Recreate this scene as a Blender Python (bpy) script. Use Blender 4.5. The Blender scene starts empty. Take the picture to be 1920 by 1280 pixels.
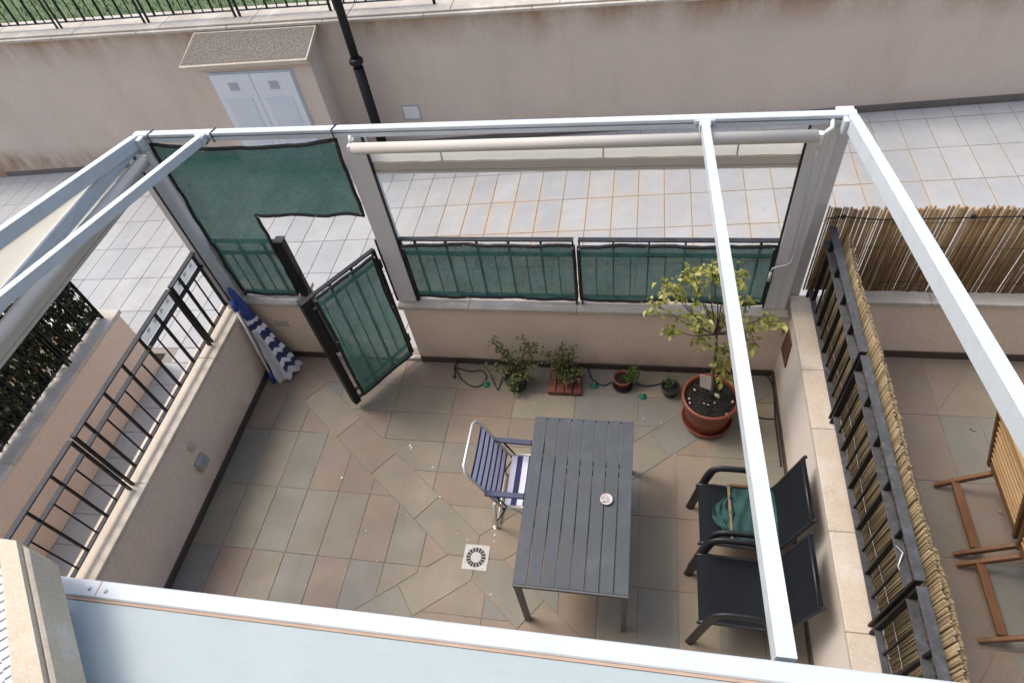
import bpy, bmesh, math, random
from mathutils import Vector, Matrix, Euler

random.seed(11)
RND = random.Random(5)
scene = bpy.context.scene
COL = scene.collection

# ------------------------------------------------------------------ camera
RT = Vector((0.98220593, 0.1425632, -0.12225893))
UP = Vector((-0.03365666, 0.77405824, 0.63221917))
FW = Vector((-0.18476672, 0.61685459, -0.76508279))
cam_d = bpy.data.cameras.new("camera")
cam_d.sensor_width = 36.0
cam_d.lens = 36.0 * 1208.555 / 1920.0
cam_d.clip_start = 0.02
cam_d.clip_end = 2000.0
cam = bpy.data.objects.new("camera", cam_d)
COL.objects.link(cam)
m3 = Matrix((RT, UP, -FW)).transposed()
cam.matrix_world = Matrix.Translation((-1.2057, -3.57129, 4.77175)) @ m3.to_4x4()
scene.camera = cam

# ------------------------------------------------------------------ light
SUN_EL = math.radians(60)
SUN_DIR = Vector((-0.96, 0.28, 0)).normalized()          # horizontal direction towards the sun
world = bpy.data.worlds.new("World")
scene.world = world
world.use_nodes = True
wn = world.node_tree.nodes
wn.clear()
sky = wn.new("ShaderNodeTexSky")
sky.sky_type = 'NISHITA'
sky.sun_disc = False
sky.sun_elevation = SUN_EL
sky.sun_rotation = math.atan2(SUN_DIR.x, SUN_DIR.y)
sky.air_density = 1.0
sky.dust_density = 4.0
sky.ozone_density = 1.0
bg = wn.new("ShaderNodeBackground")
bg.inputs["Strength"].default_value = 0.15
wo = wn.new("ShaderNodeOutputWorld")
world.node_tree.links.new(sky.outputs[0], bg.inputs[0])
world.node_tree.links.new(bg.outputs[0], wo.inputs[0])

sun_d = bpy.data.lights.new("sun", 'SUN')
sun_d.energy = 0.9
sun_d.angle = math.radians(17)
sun_d.color = (1.0, 0.95, 0.88)
sun = bpy.data.objects.new("sun", sun_d)
COL.objects.link(sun)
to_sun = SUN_DIR * math.cos(SUN_EL) + Vector((0, 0, math.sin(SUN_EL)))
sun.rotation_euler = to_sun.to_track_quat('Z', 'Y').to_euler()
sun.location = (-8, 3, 12)

scene.view_settings.view_transform = 'Standard'
scene.view_settings.look = 'None'
scene.view_settings.gamma = 1.0
scene.view_settings.exposure = 0.97
scene.view_settings.use_curve_mapping = False

# ------------------------------------------------------------------ helpers
class MB:
    """collects shapes, builds ONE mesh object"""
    def __init__(s):
        s.v, s.f, s.m, s.sm = [], [], [], []
    def add(s, vs, fs, mi=0, smooth=False):
        o = len(s.v)
        s.v += [tuple(p) for p in vs]
        for f in fs:
            s.f.append([o + i for i in f]); s.m.append(mi); s.sm.append(smooth)
        return s
    def box(s, x0, x1, y0, y1, z0, z1, c=0.0, mi=0, M=None):
        hx, hy, hz = (x1-x0)/2, (y1-y0)/2, (z1-z0)/2
        cx, cy, cz = (x0+x1)/2, (y0+y1)/2, (z0+z1)/2
        c = min(c, hx*.45, hy*.45, hz*.45)
        if c <= 0:
            vs = [(cx+a*hx, cy+b*hy, cz+d*hz) for a in (-1, 1) for b in (-1, 1) for d in (-1, 1)]
            fs = [(0,1,3,2),(4,6,7,5),(0,4,5,1),(2,3,7,6),(0,2,6,4),(1,5,7,3)]
        else:
            vs, idx = [], {}
            for a in (-1, 1):
                for b in (-1, 1):
                    for d in (-1, 1):
                        for ax in range(3):
                            p = [a*(hx-c), b*(hy-c), d*(hz-c)]
                            p[ax] = (a*hx, b*hy, d*hz)[ax]
                            idx[(a, b, d, ax)] = len(vs)
                            vs.append((cx+p[0], cy+p[1], cz+p[2]))
            fs = []
            for sgn in (-1, 1):
                q = [(-1,-1),(1,-1),(1,1),(-1,1)]
                if sgn < 0: q = q[::-1]
                fs.append([idx[(sgn, b, d, 0)] for b, d in q])
                fs.append([idx[(b, sgn, d, 1)] for b, d in q[::-1]])
                fs.append([idx[(b, d, sgn, 2)] for b, d in q])
            for a in (-1, 1):
                for b in (-1, 1):
                    for (e0, e1, mk) in ((0,1,lambda d:(a,b,d)), (0,2,lambda d:(a,d,b)), (1,2,lambda d:(d,a,b))):
                        f = [idx[mk(-1)+(e0,)], idx[mk(1)+(e0,)], idx[mk(1)+(e1,)], idx[mk(-1)+(e1,)]]
                        fs.append(f)
            for a in (-1, 1):
                for b in (-1, 1):
                    for d in (-1, 1):
                        fs.append([idx[(a,b,d,k)] for k in range(3)])
        if M is not None:
            vs = [tuple(M @ Vector(p)) for p in vs]
        return s.add(vs, fs, mi)
    def bar(s, p, q, w, h, up=(0, 0, 1), c=0.0, mi=0):
        p, q = Vector(p), Vector(q)
        d = q - p; L = d.length; d.normalize()
        up = Vector(up)
        sd = d.cross(up)
        if sd.length < 1e-4: sd = d.cross(Vector((0, 1, 0)))
        sd.normalize(); u = sd.cross(d).normalized()
        M = Matrix((d, sd, u)).transposed().to_4x4()
        M.translation = p
        return s.box(0, L, -w/2, w/2, -h/2, h/2, c, mi, M)
    def tube(s, pts, r, n=8, closed=False, mi=0, sy=1.0, cap=True):
        pts = [Vector(p) for p in pts]
        N = len(pts)
        rr = r if isinstance(r, (list, tuple)) else [r]*N
        rings = []; pu = None
        for i, p in enumerate(pts):
            if closed: t = pts[(i+1) % N] - pts[i-1]
            else: t = pts[min(i+1, N-1)] - pts[max(i-1, 0)]
            t.normalize()
            if pu is None:
                pu = Vector((0, 0, 1)) if abs(t.z) < .9 else Vector((0, 1, 0))
            u = (pu - t*pu.dot(t))
            if u.length < 1e-5: u = t.orthogonal()
            u.normalize(); pu = u
            w = t.cross(u)
            rings.append([p + (u*math.cos(2*math.pi*k/n)*sy + w*math.sin(2*math.pi*k/n))*rr[i] for k in range(n)])
        vs = [q for R in rings for q in R]
        fs = []
        for i in range(N if closed else N-1):
            a, b = i*n, ((i+1) % N)*n
            for k in range(n):
                fs.append((a+k, a+(k+1) % n, b+(k+1) % n, b+k))
        s.add(vs, fs, mi, True)
        if cap and not closed:
            o = len(s.v) - len(vs)
            s.f.append([o+k for k in range(n)][::-1]); s.m.append(mi); s.sm.append(False)
            s.f.append([o+(N-1)*n+k for k in range(n)]); s.m.append(mi); s.sm.append(False)
        return s
    def lathe(s, prof, c=(0, 0, 0), n=28, mi=0, smooth=True):
        vs, fs = [], []
        for (r, z) in prof:
            for k in range(n):
                a = 2*math.pi*k/n
                vs.append((c[0]+r*math.cos(a), c[1]+r*math.sin(a), c[2]+z))
        for i in range(len(prof)-1):
            for k in range(n):
                fs.append((i*n+k, i*n+(k+1) % n, (i+1)*n+(k+1) % n, (i+1)*n+k))
        s.add(vs, fs, mi, smooth)
        return s
    def disc(s, c, r, n=24, mi=0):
        vs = [(c[0]+r*math.cos(2*math.pi*k/n), c[1]+r*math.sin(2*math.pi*k/n), c[2]) for k in range(n)]
        return s.add(vs, [list(range(n))], mi)
    def prism(s, poly, z0, z1, c=0.0, mi=0):
        n = len(poly)
        vs = [(x, y, z0) for x, y in poly]
        if c > 0:
            ins = inset(poly, c)
            if len(ins) == n:
                vs += [(x, y, z1-c) for x, y in poly] + [(x, y, z1) for x, y in ins]
                fs = []
                for l in (0, 1):
                    for k in range(n):
                        fs.append((l*n+k, l*n+(k+1) % n, (l+1)*n+(k+1) % n, (l+1)*n+k))
                fs.append([2*n+k for k in range(n)])
                return s.add(vs, fs, mi)
        vs += [(x, y, z1) for x, y in poly]
        fs = [(k, (k+1) % n, n+(k+1) % n, n+k) for k in range(n)] + [[n+k for k in range(n)], [n-1-k for k in range(n)]]
        return s.add(vs, fs, mi)
    def grid(s, P, mi=0, smooth=True, skip=None):
        """P[i][j] points"""
        a, b = len(P), len(P[0])
        vs = [p for row in P for p in row]
        fs = [(i*b+j, (i+1)*b+j, (i+1)*b+j+1, i*b+j+1) for i in range(a-1) for j in range(b-1) if not (skip and skip(i, j))]
        return s.add(vs, fs, mi, smooth)
    def mesh(s, name, mats):
        me = bpy.data.meshes.new(name)
        me.from_pydata(s.v, [], s.f)
        for m in (mats if isinstance(mats, (list, tuple)) else [mats]): me.materials.append(m)
        me.polygons.foreach_set("material_index", s.m)
        me.polygons.foreach_set("use_smooth", s.sm)
        me.validate()
        bm = bmesh.new(); bm.from_mesh(me)
        bmesh.ops.recalc_face_normals(bm, faces=bm.faces)
        bm.to_mesh(me); bm.free()
        me.update()
        return me

def signed_area(p):
    return sum(p[i][0]*p[(i+1) % len(p)][1]-p[(i+1) % len(p)][0]*p[i][1] for i in range(len(p)))/2
def clip(poly, a, b, c):
    """keep a*x+b*y+c >= 0"""
    out = []
    for i in range(len(poly)):
        p, q = poly[i], poly[(i+1) % len(poly)]
        dp, dq = a*p[0]+b*p[1]+c, a*q[0]+b*q[1]+c
        if dp >= 0: out.append(p)
        if (dp >= 0) != (dq >= 0):
            t = dp/(dp-dq)
            out.append((p[0]+t*(q[0]-p[0]), p[1]+t*(q[1]-p[1])))
    return out
def tidy(p, e=0.004):
    out = []
    for q in p:
        if not out or math.hypot(q[0]-out[-1][0], q[1]-out[-1][1]) > e: out.append(q)
    while len(out) > 1 and math.hypot(out[0][0]-out[-1][0], out[0][1]-out[-1][1]) <= e: out.pop()
    return out
def inset(poly, d):
    if len(poly) < 3: return []
    if signed_area(poly) < 0: poly = poly[::-1]
    out = list(poly)
    for i in range(len(poly)):
        p, q = poly[i], poly[(i+1) % len(poly)]
        dx, dy = q[0]-p[0], q[1]-p[1]; L = math.hypot(dx, dy)
        if L < 1e-6: continue
        nx, ny = -dy/L, dx/L
        out = clip(out, nx, ny, -(nx*p[0]+ny*p[1])-d)
        if len(out) < 3: return []
    return out

def link(name, data, parent=None):
    o = bpy.data.objects.new(name, data)
    COL.objects.link(o)
    if parent is not None:
        o.parent = parent
        b = Matrix.LocRotScale(parent.location, parent.rotation_euler, parent.scale)
        o.matrix_parent_inverse = b.inverted() if not parent.get("_local") else Matrix.Identity(4)
    return o
LOCALS = set()
def tag(o, label, cat, group=None, kind=None):
    o["label"] = label; o["category"] = cat
    if group: o["group"] = group
    if kind: o["kind"] = kind
    return o
def thing(name, label, cat, loc=(0, 0, 0), rotz=0.0, group=None, local=False):
    o = bpy.data.objects.new(name, None)
    o.empty_display_size = 0.05
    COL.objects.link(o)
    o.location = loc; o.rotation_euler = (0, 0, rotz)
    if local: LOCALS.add(o.name)
    return tag(o, label, cat, group)
def part(name, mb, mats, parent, label=None, kind=None):
    """mb in world coordinates, or in the thing's own frame when the thing is 'local'"""
    me = mb.mesh(name, mats) if isinstance(mb, MB) else mb
    o = bpy.data.objects.new(name, me)
    COL.objects.link(o)
    if parent is not None:
        o.parent = parent
        root = parent
        while root.parent is not None: root = root.parent
        if root.name not in LOCALS and parent is root:
            o.matrix_parent_inverse = Matrix.LocRotScale(root.location, root.rotation_euler, Vector((1, 1, 1))).inverted()
    if label: o["label"] = label
    if kind: o["kind"] = kind
    return o
def struct(name, mb, mats, label=None, kind="structure"):
    o = bpy.data.objects.new(name, mb.mesh(name, mats))
    COL.objects.link(o)
    o["kind"] = kind
    if label: o["label"] = label
    return o
def copy_tree(o, parent=None):
    c = o.copy(); COL.objects.link(c)
    if parent is not None:
        c.parent = parent; c.matrix_parent_inverse = o.matrix_parent_inverse.copy()
    if o.name in LOCALS: LOCALS.add(c.name)
    for ch in list(o.children):
        if ch is not c: copy_tree(ch, c)
    return c

# ------------------------------------------------------------------ materials
def srgb(r, g, b):
    f = lambda c: (c/255/12.92) if c/255 <= .04045 else ((c/255+.055)/1.055)**2.4
    return (f(r), f(g), f(b))
class NT:
    def __init__(s, name):
        s.mat = bpy.data.materials.new(name); s.mat.use_nodes = True
        s.t = s.mat.node_tree; s.n = s.t.nodes; s.n.clear()
        s.out = s.n.new("ShaderNodeOutputMaterial")
    def new(s, t, **kw):
        n = s.n.new(t)
        for k, v in kw.items(): setattr(n, k, v)
        return n
    def l(s, a, b): s.t.links.new(a, b)
    def noise(s, scale, detail=4, rough=.6, coord=None, vec_scale=None):
        n = s.new("ShaderNodeTexNoise"); n.inputs["Scale"].default_value = scale
        n.inputs["Detail"].default_value = detail; n.inputs["Roughness"].default_value = rough
        if coord is not None:
            if vec_scale is not None:
                mp = s.new("ShaderNodeMapping"); mp.inputs["Scale"].default_value = vec_scale
                s.l(coord, mp.inputs["Vector"]); coord = mp.outputs[0]
            s.l(coord, n.inputs["Vector"])
        return n.outputs[0]
    def ramp(s, fac, stops, interp='LINEAR'):
        n = s.new("ShaderNodeValToRGB"); r = n.color_ramp; r.interpolation = interp
        while len(r.elements) < len(stops): r.elements.new(.5)
        for e, (p, c) in zip(r.elements, stops):
            e.position = p; e.color = (c if isinstance(c, tuple) else (c, c, c)) + (1,)
        s.l(fac, n.inputs[0]); return n.outputs[0]
    def mix(s, fac, a, b, mode='MIX'):
        n = s.new("ShaderNodeMix", data_type='RGBA', blend_type=mode)
        for inp, v in ((0, fac), (6, a), (7, b)):
            if hasattr(v, "is_linked") or hasattr(v, "links"): s.l(v, n.inputs[inp])
            elif isinstance(v, tuple): n.inputs[inp].default_value = v + (1,)
            else: n.inputs[inp].default_value = v
        return n.outputs[2]
    def math(s, op, a, b=None):
        n = s.new("ShaderNodeMath", operation=op)
        for i, v in enumerate((a, b)):
            if v is None: continue
            if hasattr(v, "links"): s.l(v, n.inputs[i])
            else: n.inputs[i].default_value = v
        return n.outputs[0]
    def bsdf(s, color, rough=.6, metal=0.0, bump=None, bstr=.3, bdist=.002, spec=.5):
        b = s.new("ShaderNodeBsdfPrincipled")
        if hasattr(color, "links"): s.l(color, b.inputs["Base Color"])
        else: b.inputs["Base Color"].default_value = color + (1,)
        if hasattr(rough, "links"): s.l(rough, b.inputs["Roughness"])
        else: b.inputs["Roughness"].default_value = rough
        b.inputs["Metallic"].default_value = metal
        b.inputs["Specular IOR Level"].default_value = spec
        if bump is not None:
            bn = s.new("ShaderNodeBump"); bn.inputs["Strength"].default_value = bstr; bn.inputs["Distance"].default_value = bdist
            s.l(bump, bn.inputs["Height"]); s.l(bn.outputs[0], b.inputs["Normal"])
        return b
    def finish(s, sh):
        s.l(sh if not hasattr(sh, "outputs") else sh.outputs[0], s.out.inputs[0]); return s.mat
    def pos(s): return s.new("ShaderNodeNewGeometry").outputs["Position"]
    def obj(s): return s.new("ShaderNodeTexCoord").outputs["Object"]
    def rnd(s): return s.new("ShaderNodeObjectInfo").outputs["Random"]

def simple(name, c1, c2=None, scale=12, rough=.5, metal=0., bscale=None, bstr=.2, bdist=.002, rvar=0.0, spec=.5, dirt=None, dscale=2.0):
    t = NT(name); P = t.pos()
    c2 = c2 or tuple(c*.8 for c in c1)
    col = t.mix(t.ramp(t.noise(scale, 5, .65, P), [(.3, 0.), (.7, 1.)]), c1, c2)
    if dirt:
        col = t.mix(t.ramp(t.noise(dscale, 6, .7, P), [(.5, 0.), (.75, .8)]), col, dirt)
    if rvar:
        h = t.new("ShaderNodeHueSaturation"); t.l(col, h.inputs["Color"])
        v = t.math('ADD', t.math('MULTIPLY', t.rnd(), rvar), 1-rvar/2); t.l(v, h.inputs["Value"]); col = h.outputs[0]
    bump = t.noise(bscale, 4, .6, P) if bscale else None
    return t.finish(t.bsdf(col, rough, metal, bump, bstr, bdist, spec))

def plaster(name, c1, c2, stain=(.3, .22, .15), sfac=.35, top=None, base=None):
    t = NT(name); P = t.pos()
    col = t.mix(t.ramp(t.noise(1.1, 6, .65, P), [(.3, 0.), (.72, 1.)]), c1, c2)
    fine = t.ramp(t.noise(45, 3, .6, P), [(.3, .9), (.7, 1.06)])
    col = t.mix(1.0, col, fine, 'MULTIPLY')
    # vertical weathering streaks
    st = t.ramp(t.noise(1.0, 5, .7, P, (2.2, 2.2, .35)), [(.52, 0.), (.8, sfac)])
    col = t.mix(st, col, stain)
    sep = t.new("ShaderNodeSeparateXYZ"); t.l(P, sep.inputs[0])
    for lev, sgn, wd in ([(top, -1, .42)] if top is not None else []) + ([(base, 1, .22)] if base is not None else []):
        d = t.math('MULTIPLY', t.math('SUBTRACT', sep.outputs[2], lev), sgn/wd)
        mk = t.ramp(d, [(0., 1.), (1., 0.)])
        br = t.ramp(t.noise(1.6, 5, .7, P, (1.5, 1.5, .6)), [(.38, 0.), (.62, .95)])
        col = t.mix(t.math('MULTIPLY', mk, br), col, stain)
    bump = t.noise(160, 3, .7, P)
    return t.finish(t.bsdf(col, .9, 0, bump, .35, .003, .2))

def stone(name, c1, c2, dark, dfac=.5, scale=3.0, pale=(.62, .59, .53)):
    t = NT(name); P = t.pos()
    col = t.mix(t.ramp(t.noise(scale, 7, .7, P), [(.3, 0.), (.7, 1.)]), c1, c2)
    col = t.mix(t.ramp(t.noise(scale*2.3, 7, .75, P), [(.5, 0.), (.78, dfac)]), col, dark)
    col = t.mix(t.ramp(t.noise(scale*.8, 7, .7, P), [(.5, 0.), (.66, .75)]), col, pale)
    spk = t.ramp(t.noise(120, 2, .5, P), [(.3, .88), (.6, 1.03)])
    col = t.mix(1.0, col, spk, 'MULTIPLY')
    h = t.new("ShaderNodeHueSaturation"); t.l(col, h.inputs["Color"])
    t.l(t.math('ADD', t.math('MULTIPLY', t.rnd(), .12), .94), h.inputs["Value"])
    return t.finish(t.bsdf(h.outputs[0], .75, 0, t.noise(60, 5, .7, P), .3, .003, .3))

M = {}
M['plaster'] = plaster("plaster_pinkish_beige", (.72, .585, .475), (.655, .53, .43), (.48, .36, .26), .2)
M['plaster_patio'] = plaster("plaster_patio_walls", (.77, .625, .51), (.71, .575, .465), (.53, .415, .315), .25, None, .1)
M['plaster_ret'] = plaster("plaster_weathered", (.65, .55, .465), (.575, .49, .415), (.34, .225, .135), .22, 1.68, -.1)
M['plaster_right'] = plaster("sunlit_plaster_right_wall", (.74, .675, .60), (.67, .61, .54), (.52, .45, .37), .3, None, .1)  # paler than the other patio walls: sunlight on this side put into the colour
M['plaster_house'] = plaster("plaster_house", (.72, .64, .54), (.67, .6, .5), (.55, .46, .38), .1)
M['coping'] = stone("pale_limestone", (.50, .44, .355), (.42, .38, .33), (.36, .31, .25), .45)
M['coping_grey'] = stone("weathered_limestone", (.52, .475, .41), (.43, .395, .345), (.33, .31, .28), .5)
M['coping_warm'] = stone("warm_limestone", (.56, .48, .375), (.50, .445, .375), (.35, .265, .175), .5)
M['stone_beige'] = stone("beige_cast_stone", (.56, .485, .375), (.50, .43, .335), (.36, .31, .24), .4, 6)
M['skirt'] = simple("brown_skirting", (.06, .042, .032), (.08, .06, .047), 6, .5, rvar=.2)
M['skirt_grey'] = simple("grey_skirting", (.12, .105, .095), (.17, .15, .135), 3, .7)
def tile_mat():
    t = NT("slate_look_tile"); P0 = t.pos()
    # every tile shows its own piece of the printed stone pattern
    cv = t.new("ShaderNodeCombineXYZ"); rn = t.rnd()
    t.l(t.math('MULTIPLY', rn, 37.), cv.inputs[0]); t.l(t.math('MULTIPLY', rn, 91.), cv.inputs[1])
    va = t.new("ShaderNodeVectorMath", operation='ADD'); t.l(P0, va.inputs[0]); t.l(cv.outputs[0], va.inputs[1])
    P = va.outputs[0]
    base = t.ramp(rn, [(0., (.222, .166, .122)), (.14, (.196, .177, .136)), (.26, (.236, .182, .134)), (.36, (.184, .176, .145)),
                            (.48, (.228, .192, .140)), (.6, (.172, .168, .150)), (.68, (.230, .198, .144)), (.82, (.226, .162, .123)), (.93, (.206, .178, .133))], 'CONSTANT')
    col = t.mix(1.0, base, t.ramp(t.noise(2.6, 7, .7, P), [(.28, .80), (.72, 1.18)]), 'MULTIPLY')
    col = t.mix(t.ramp(t.noise(3.6, 6, .65, P), [(.42, 0.), (.70, .55)]), col, (.172, .164, .130))
    col = t.mix(t.ramp(t.noise(2.4, 6, .7, P), [(.50, 0.), (.76, .5)]), col, (.245, .178, .130))
    col = t.mix(t.ramp(t.noise(1.1, 6, .7, P0), [(.45, 0.), (.75, .35)]), col, (.245, .208, .152))
    col = t.mix(1.0, col, t.ramp(t.noise(75, 3, .6, P0), [(.3, .92), (.7, 1.06)]), 'MULTIPLY')
    ro = t.ramp(t.noise(4, 4, .6, P0), [(.3, .45), (.7, .65)])
    return t.finish(t.bsdf(col, ro, 0, t.noise(14, 6, .7, P), .25, .004, .35))
M['tile'] = tile_mat()
M['grout'] = simple("sandy_grout", (.36, .30, .23), (.20, .17, .13), 1.4, .9)
def walk_mat(stain):
    t = NT("pale_walkway_tile"); P = t.pos(); O = t.obj()
    base = t.ramp(t.rnd(), [(0., (.335, .345, .348)), (.3, (.365, .372, .37)), (.6, (.312, .326, .334)), (.8, (.35, .355, .348))], 'CONSTANT')
    col = t.mix(1.0, base, t.ramp(t.noise(2.5, 6, .7, P), [(.3, .9), (.7, 1.07)]), 'MULTIPLY')
    col = t.mix(t.ramp(t.noise(1.2, 6, .7, P), [(.45, 0.), (.72, .6)]), col, (.265, .268, .262))
    col = t.mix(t.ramp(t.noise(14, 7, .8, P), [(.56, 0.), (.78, .5)]), col, (.22, .215, .20))
    col = t.mix(t.ramp(t.noise(4, 6, .75, P), [(.58, 0.), (.75, .35)]), col, (.33, .275, .205))
    if stain:
        so = t.new("ShaderNodeSeparateXYZ"); t.l(O, so.inputs[0])
        ex = t.math('DIVIDE', t.math('ABSOLUTE', so.outputs[0]), .1385); ey = t.math('DIVIDE', t.math('ABSOLUTE', so.outputs[1]), .269)
        # distance from edge in metres-like units
        dx = t.math('MULTIPLY', t.math('SUBTRACT', 1., ex), .1385); dy = t.math('MULTIPLY', t.math('SUBTRACT', 1., ey), .269)
        d = t.math('MINIMUM', dx, dy)
        d2 = t.math('ADD', d, t.math('MULTIPLY', t.math('SUBTRACT', t.noise(9, 5, .7, P), .5), .09))
        e = t.ramp(d2, [(0., .6), (.03, .32), (.075, 0.)])
        sp = t.new("ShaderNodeSeparateXYZ"); t.l(P, sp.inputs[0])
        reg = t.math('MULTIPLY', t.ramp(t.math('ADD', t.math('MULTIPLY', sp.outputs[0], .1), .5), [(.08, 0.), (.2, 1.), (.64, .85), (.76, .25)]),
                     t.ramp(t.math('MULTIPLY', sp.outputs[1], .25), [(.62, 1.), (.74, .12)]))
        patch = t.ramp(t.noise(.9, 4, .6, P), [(.36, .15), (.58, 1.)])
        col = t.mix(t.math('MULTIPLY', t.math('MULTIPLY', e, reg), patch), col, (.42, .315, .20))
    return t.finish(t.bsdf(col, .55, 0, t.noise(90, 4, .6, P), .12, .002, .35))
M['walk'] = walk_mat(True); M['walk_plain'] = walk_mat(False)
M['walk_grout'] = simple("rusty_grout", (.25, .21, .165), (.22, .215, .208), 1.2, .9)
def alu(name, c1, c2, grime, fac):
    t = NT(name); P = t.pos()
    col = t.mix(t.ramp(t.noise(3, 5, .65, P), [(.3, 0.), (.7, 1.)]), c1, c2)
    col = t.mix(t.ramp(t.noise(7, 7, .75, P), [(.5, 0.), (.72, fac)]), col, grime)
    st = t.ramp(t.noise(2.2, 6, .75, P, (1, 3.5, 1)), [(.52, 0.), (.75, fac*.8)])
    col = t.mix(st, col, grime)
    return t.finish(t.bsdf(col, t.ramp(t.noise(5, 4, .6, P), [(.3, .42), (.7, .62)]), 0, t.noise(120, 3, .6, P), .06, .001, .4))
M['white_alu'] = alu("white_powder_coat", (.53, .575, .605), (.50, .55, .58), (.38, .39, .38), .5)
M['post_alu'] = simple("grey_white_powder_coat", (.62, .61, .605), (.58, .57, .565), 2, .5, 0, 300, .05, .001)
def sheet_mat():
    t = NT("pale_blue_grey_roof_sheet"); P = t.pos()
    col = t.mix(t.ramp(t.noise(1.8, 6, .65, P), [(.3, 0.), (.7, 1.)]), (.365, .425, .44), (.348, .408, .425))
    col = t.mix(t.ramp(t.noise(5, 8, .8, P, (1, 2.5, 1)), [(.5, 0.), (.8, .45)]), col, (.265, .31, .325))
    col = t.mix(t.ramp(t.noise(130, 2, .5, P), [(.70, 0.), (.76, .35)]), col, (.24, .24, .22))
    col = t.mix(t.ramp(t.noise(40, 4, .7, P), [(.62, 0.), (.75, .25)]), col, (.41, .455, .47))
    return t.finish(t.bsdf(col, t.ramp(t.noise(4, 5, .7, P), [(.3, .55), (.7, .85)]), 0, t.noise(30, 4, .6, P), .08, .002, .25))
M['panel'] = sheet_mat()
M['seam'] = simple("brownish_sealant", (.45, .33, .26), (.38, .27, .2), 10, .8)
M['black'] = simple("black_iron_paint", (.012, .012, .013), (.018, .0175, .0175), 20, .5, 0, 80, .2, .001, spec=.2)
M['iron'] = simple("dark_grey_iron_top", (.022, .022, .026), (.043, .043, .050), 9, .55, 0, 60, .3, .002, spec=.2, dirt=(.06, .06, .067), dscale=14)
M['iron_worn'] = simple("weathered_grey_iron", (.045, .046, .05), (.085, .086, .092), 14, .6, 0, 60, .5, .003, spec=.2, dirt=(.13, .13, .135), dscale=22)
M['rubber'] = simple("black_rubber", (.012, .012, .012), (.02, .02, .02), 20, .7)
M['steel'] = simple("brushed_steel", (.36, .35, .33), (.28, .27, .26), 30, .5, .4)
M['white_plastic'] = simple("white_plastic", (.72, .72, .70), (.66, .66, .64), 20, .4)
M['beige_plastic'] = simple("beige_plastic", (.52, .46, .38), (.48, .42, .35), 20, .5)
M['grey_plastic'] = simple("grey_plastic", (.36, .35, .34), (.32, .31, .3), 20, .5)
M['vent_grey'] = simple("pale_grey_vent", (.44, .46, .49), (.40, .42, .45), 20, .5)
M['door'] = simple("white_painted_door", (.68, .715, .75), (.64, .68, .72), 4, .45)
M['door_panel'] = simple("door_recess_paint", (.60, .645, .69), (.57, .62, .67), 4, .5)
def gravel_roof():
    t = NT("exposed_pebble_roof"); P = t.pos()
    v = t.new("ShaderNodeTexVoronoi"); v.inputs["Scale"].default_value = 38; t.l(P, v.inputs["Vector"])
    c = t.ramp(t.noise(60, 2, .5, P), [(.3, (.15, .135, .118)), (.5, (.215, .19, .165)), (.68, (.33, .30, .26))])
    c = t.mix(t.ramp(v.outputs["Distance"], [(.1, 0.), (.6, .55)]), c, (.15, .135, .115))
    c = t.mix(t.ramp(t.noise(3, 5, .7, P), [(.4, 0.), (.75, .6)]), c, (.20, .17, .13))
    return t.finish(t.bsdf(c, .9, 0, v.outputs["Distance"], .8, -.01, .2))
M['pebble'] = gravel_roof()
def cloth(name, c1, c2, transl=.5, transp=0.0, weave=500, scale=6):
    t = NT(name); P = t.pos()
    col = t.mix(t.ramp(t.noise(scale, 5, .65, P), [(.3, 0.), (.7, 1.)]), c1, c2)
    b = t.bsdf(col, .85, 0, t.noise(weave, 2, .5, P), .3, .001, .15)
    tr = t.new("ShaderNodeBsdfTranslucent"); t.l(col, tr.inputs[0])
    m = t.new("ShaderNodeMixShader"); m.inputs[0].default_value = transl
    t.l(b.outputs[0], m.inputs[1]); t.l(tr.outputs[0], m.inputs[2])
    if transp:
        tp = t.new("ShaderNodeBsdfTransparent")
        m2 = t.new("ShaderNodeMixShader")
        f = t.ramp(t.noise(40, 5, .75, P), [(.3, transp-.07), (.7, transp+.07)])
        t.l(f, m2.inputs[0])
        t.l(m.outputs[0], m2.inputs[1]); t.l(tp.outputs[0], m2.inputs[2]); m = m2
    return t.finish(m)
def net_mat():
    t = NT("green_shade_net"); P = t.pos()
    col = t.mix(t.ramp(t.noise(4, 6, .7, P), [(.3, 0.), (.7, 1.)]), (.042, .128, .105), (.07, .175, .145))
    col = t.mix(t.ramp(t.noise(26, 6, .8, P), [(.42, 0.), (.7, .55)]), col, (.10, .225, .185))
    wv = t.ramp(t.noise(170, 3, .7, P, (1, 1, .35)), [(.3, .72), (.7, 1.22)])
    col = t.mix(1.0, col, wv, 'MULTIPLY')
    b = t.bsdf(col, .8, 0, t.noise(60, 5, .75, P), .6, .006, .2)
    tr = t.new("ShaderNodeBsdfTranslucent"); t.l(col, tr.inputs[0])
    m = t.new("ShaderNodeMixShader"); m.inputs[0].default_value = .42
    t.l(b.outputs[0], m.inputs[1]); t.l(tr.outputs[0], m.inputs[2])
    tp = t.new("ShaderNodeBsdfTransparent"); m2 = t.new("ShaderNodeMixShader")
    f = t.math('MULTIPLY', t.ramp(t.noise(110, 3, .7, P), [(.3, .02), (.7, .20)]), t.ramp(t.noise(3, 5, .7, P), [(.3, .5), (.7, 1.)]))
    t.l(f, m2.inputs[0]); t.l(m.outputs[0], m2.inputs[1]); t.l(tp.outputs[0], m2.inputs[2])
    return t.finish(m2)
M['net'] = net_mat()
M['sheet_spot'] = cloth("faint_grey_spot", (.60, .63, .67), (.55, .58, .62), .55)
M['white_sheet'] = cloth("white_translucent_plastic", (.85, .87, .88), (.8, .83, .85), .55)
M['cream'] = cloth("cream_screen_cloth", (.84, .80, .69), (.80, .76, .66), .6)
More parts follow.
